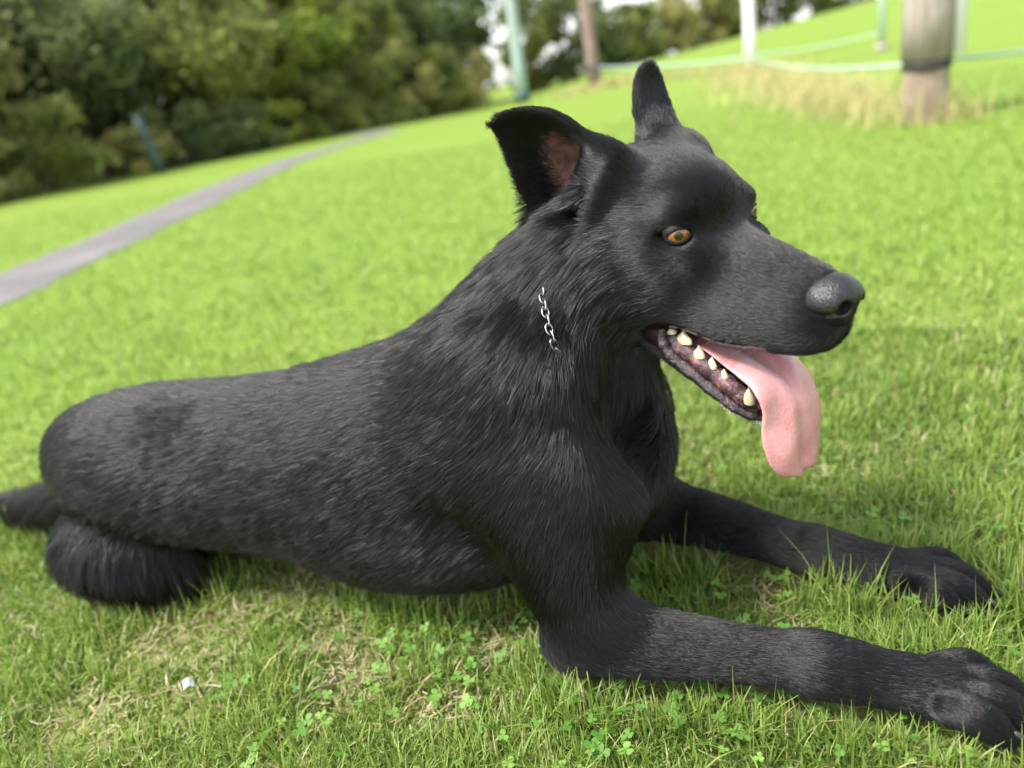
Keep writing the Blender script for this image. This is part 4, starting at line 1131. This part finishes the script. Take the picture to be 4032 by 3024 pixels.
def straw():
    r = np.random.default_rng(5); n = 4000
    rad = np.sqrt(r.random(n) * (1.7 ** 2 - .4 ** 2) + .4 ** 2); az = np.radians(-48 + 96 * r.random(n)); x, y = rad * np.sin(az), rad * np.cos(az)
    m = 900; k = r.integers(0, len(WORN), m); W = np.array(WORN)[k]
    x = np.r_[x, W[:, 0] + W[:, 2] * .7 * r.normal(size=m)]; y = np.r_[y, W[:, 1] + W[:, 2] * .6 * r.normal(size=m)]; n += m
    L = .010 + .022 * r.random(n); w = .0007 + .0007 * r.random(n); a = r.random(n) * 2 * math.pi; z = .002 + .010 * r.random(n) ** 2; tilt = .25 * r.normal(size=n)
    d = np.stack([np.cos(a), np.sin(a), tilt], 1); s = np.stack([-np.sin(a), np.cos(a), 0 * a], 1); c = np.stack([x, y, z + .004], 1)
    bend = s * (L * .15 * r.normal(size=n))[:, None]
    A = c - d * (L * .5)[:, None]; B = c + d * (L * .5)[:, None]; Mi = c + bend
    V = np.stack([A - s * w[:, None], A + s * w[:, None], Mi + s * w[:, None], Mi - s * w[:, None], B + s * (w * .6)[:, None], B - s * (w * .6)[:, None]], 1).reshape(-1, 3)
    b = (np.arange(n) * 6)[:, None]; F = np.vstack([b + np.array([[0, 1, 2, 3]]), b + np.array([[3, 2, 4, 5]])])
    o = mesh_obj("straw", V, F, mat_leaf("dry_straw", (.17, .14, .07), (.38, .33, .20), .2, rough=.6)); set_tint(o, np.repeat(r.random(n), 6))
    tag(o, "dead straw bits lying in the worn turf", "straw", kind="stuff")
straw()
def clover():
    r = np.random.default_rng(8); V = []; F = []; T = []
    spots = [(-.02, .70, .14, 130), (.18, .66, .14, 150), (-.20, .80, .10, 60), (.20, .92, .12, 70), (-.30, .70, .12, 60), (.36, .60, .16, 110), (.05, .60, .15, 110), (-.12, .92, .07, 35), (.42, .86, .14, 60), (.62, .80, .16, 60)]
    for sx, sy, sr, k in spots:
        for _ in range(int(k * .55)):
            x = sx + sr * r.normal() * .6; y = sy + sr * r.normal() * .6; h = .014 + .022 * r.random(); s = .0030 + .0026 * r.random(); a0 = r.random() * 6.28; tx, ty = .25 * r.normal(), .25 * r.normal(); tn = r.random()
            for q in range(3):
                a = a0 + q * 2.094; ca, sa = math.cos(a), math.sin(a); o = len(V)
                pts = [(0, 0), (.45, -.55), (1.0, -.80), (1.55, -.55), (1.62, -.12), (1.50, 0), (1.62, .12), (1.55, .55), (1.0, .80), (.45, .55)]
                for u, v in pts:
                    px, py = s * (u * ca - v * sa), s * (u * sa + v * ca); V.append((x + px, y + py, h + px * tx + py * ty - abs(v) * s * .12 + .12 * s * u)); T.append(tn)
                F.append(tuple(range(o, o + 10)))
    o = mesh_obj("clover", V, F, mat_leaf("clover_leaf", (.070, .19, .025), (.20, .36, .07), .35, rough=.55), smooth=False); set_tint(o, T)
    tag(o, "small three-leaved clover growing in the lawn by the paws", "clover", kind="stuff")
clover()
def dry_tufts():
    r = np.random.default_rng(15)
    def line(a, b, n, wid): t = r.random(n) ** .8; return np.array(a)[None] * (1 - t)[:, None] + np.array(b)[None] * t[:, None] + wid * r.normal(size=(n, 2))
    Q = np.vstack([line((3.0, 5.9), (4.2, 10.2), 1500, .22), line((3.5, 7.5), (6.2, 18.2), 1800, .45), np.array([3.11, 5.42]) + .20 * r.normal(size=(260, 2)), np.array([3.9, 23.9]) + .7 * r.normal(size=(700, 2)), line((4.2, 23.2), (6.3, 18.8), 500, .4)])
    n = len(Q); rad = np.hypot(Q[:, 0], Q[:, 1]); L = (.13 + .20 * r.random(n)) ; w = .004 * np.clip(rad / 6, 1, 4); a = r.random(n) * 6.28; ln = .25 + .35 * r.random(n)
    d = np.stack([np.cos(a), np.sin(a)], 1); s = np.stack([-np.sin(a), np.cos(a)], 1); z = ground_z(Q[:, 0], Q[:, 1]); V = np.zeros((n, 3, 2, 3))
    for k in range(3):
        t = k / 2; hor = L * t * ln * (.5 + t); ww = w * (1 - .85 * t); c = np.stack([Q[:, 0] + d[:, 0] * hor, Q[:, 1] + d[:, 1] * hor, z + L * t * (1 - .2 * t)], 1); off = np.stack([s[:, 0] * ww, s[:, 1] * ww, 0 * ww], 1)
        V[:, k, 0] = c - off; V[:, k, 1] = c + off
    b = (np.arange(n) * 6)[:, None]; F = np.vstack([b + np.array([[0, 1, 3, 2]]), b + np.array([[2, 3, 5, 4]])])
    o = mesh_obj("dry_grass", V.reshape(-1, 3), F, mat_leaf("dry_grass_blades", (.12, .20, .035), (.60, .50, .24), .35, rough=.6)); set_tint(o, np.repeat(np.clip(.35 + .65 * r.random(n), 0, 1), 6))
    tag(o, "long dry tan grass left unmown along the ropes", "dry grass", kind="stuff")
dry_tufts()
ps = np.array([(0, 0, .016), (.007, .001, .020), (.013, -.001, .017), (.001, .006, .022), (.008, .007, .027), (.014, .005, .021), (.002, .013, .016), (.009, .012, .021), (.013, .012, .018)])
o = mesh_obj("paper_scrap", np.vstack([ps, ps - (0, 0, .0012)]), [(0, 1, 4, 3), (1, 2, 5, 4), (3, 4, 7, 6), (4, 5, 8, 7), (12, 13, 10, 9), (13, 14, 11, 10), (15, 16, 13, 12), (16, 17, 14, 13)], mat_simple("white_paper", (.75, .75, .78), .7), smooth=False)
o.location = (-.475, .80, 0); o.rotation_euler = (.3, .2, .6)
tag(o, "tiny crumpled scrap of white paper lying in the worn grass", "paper scrap")
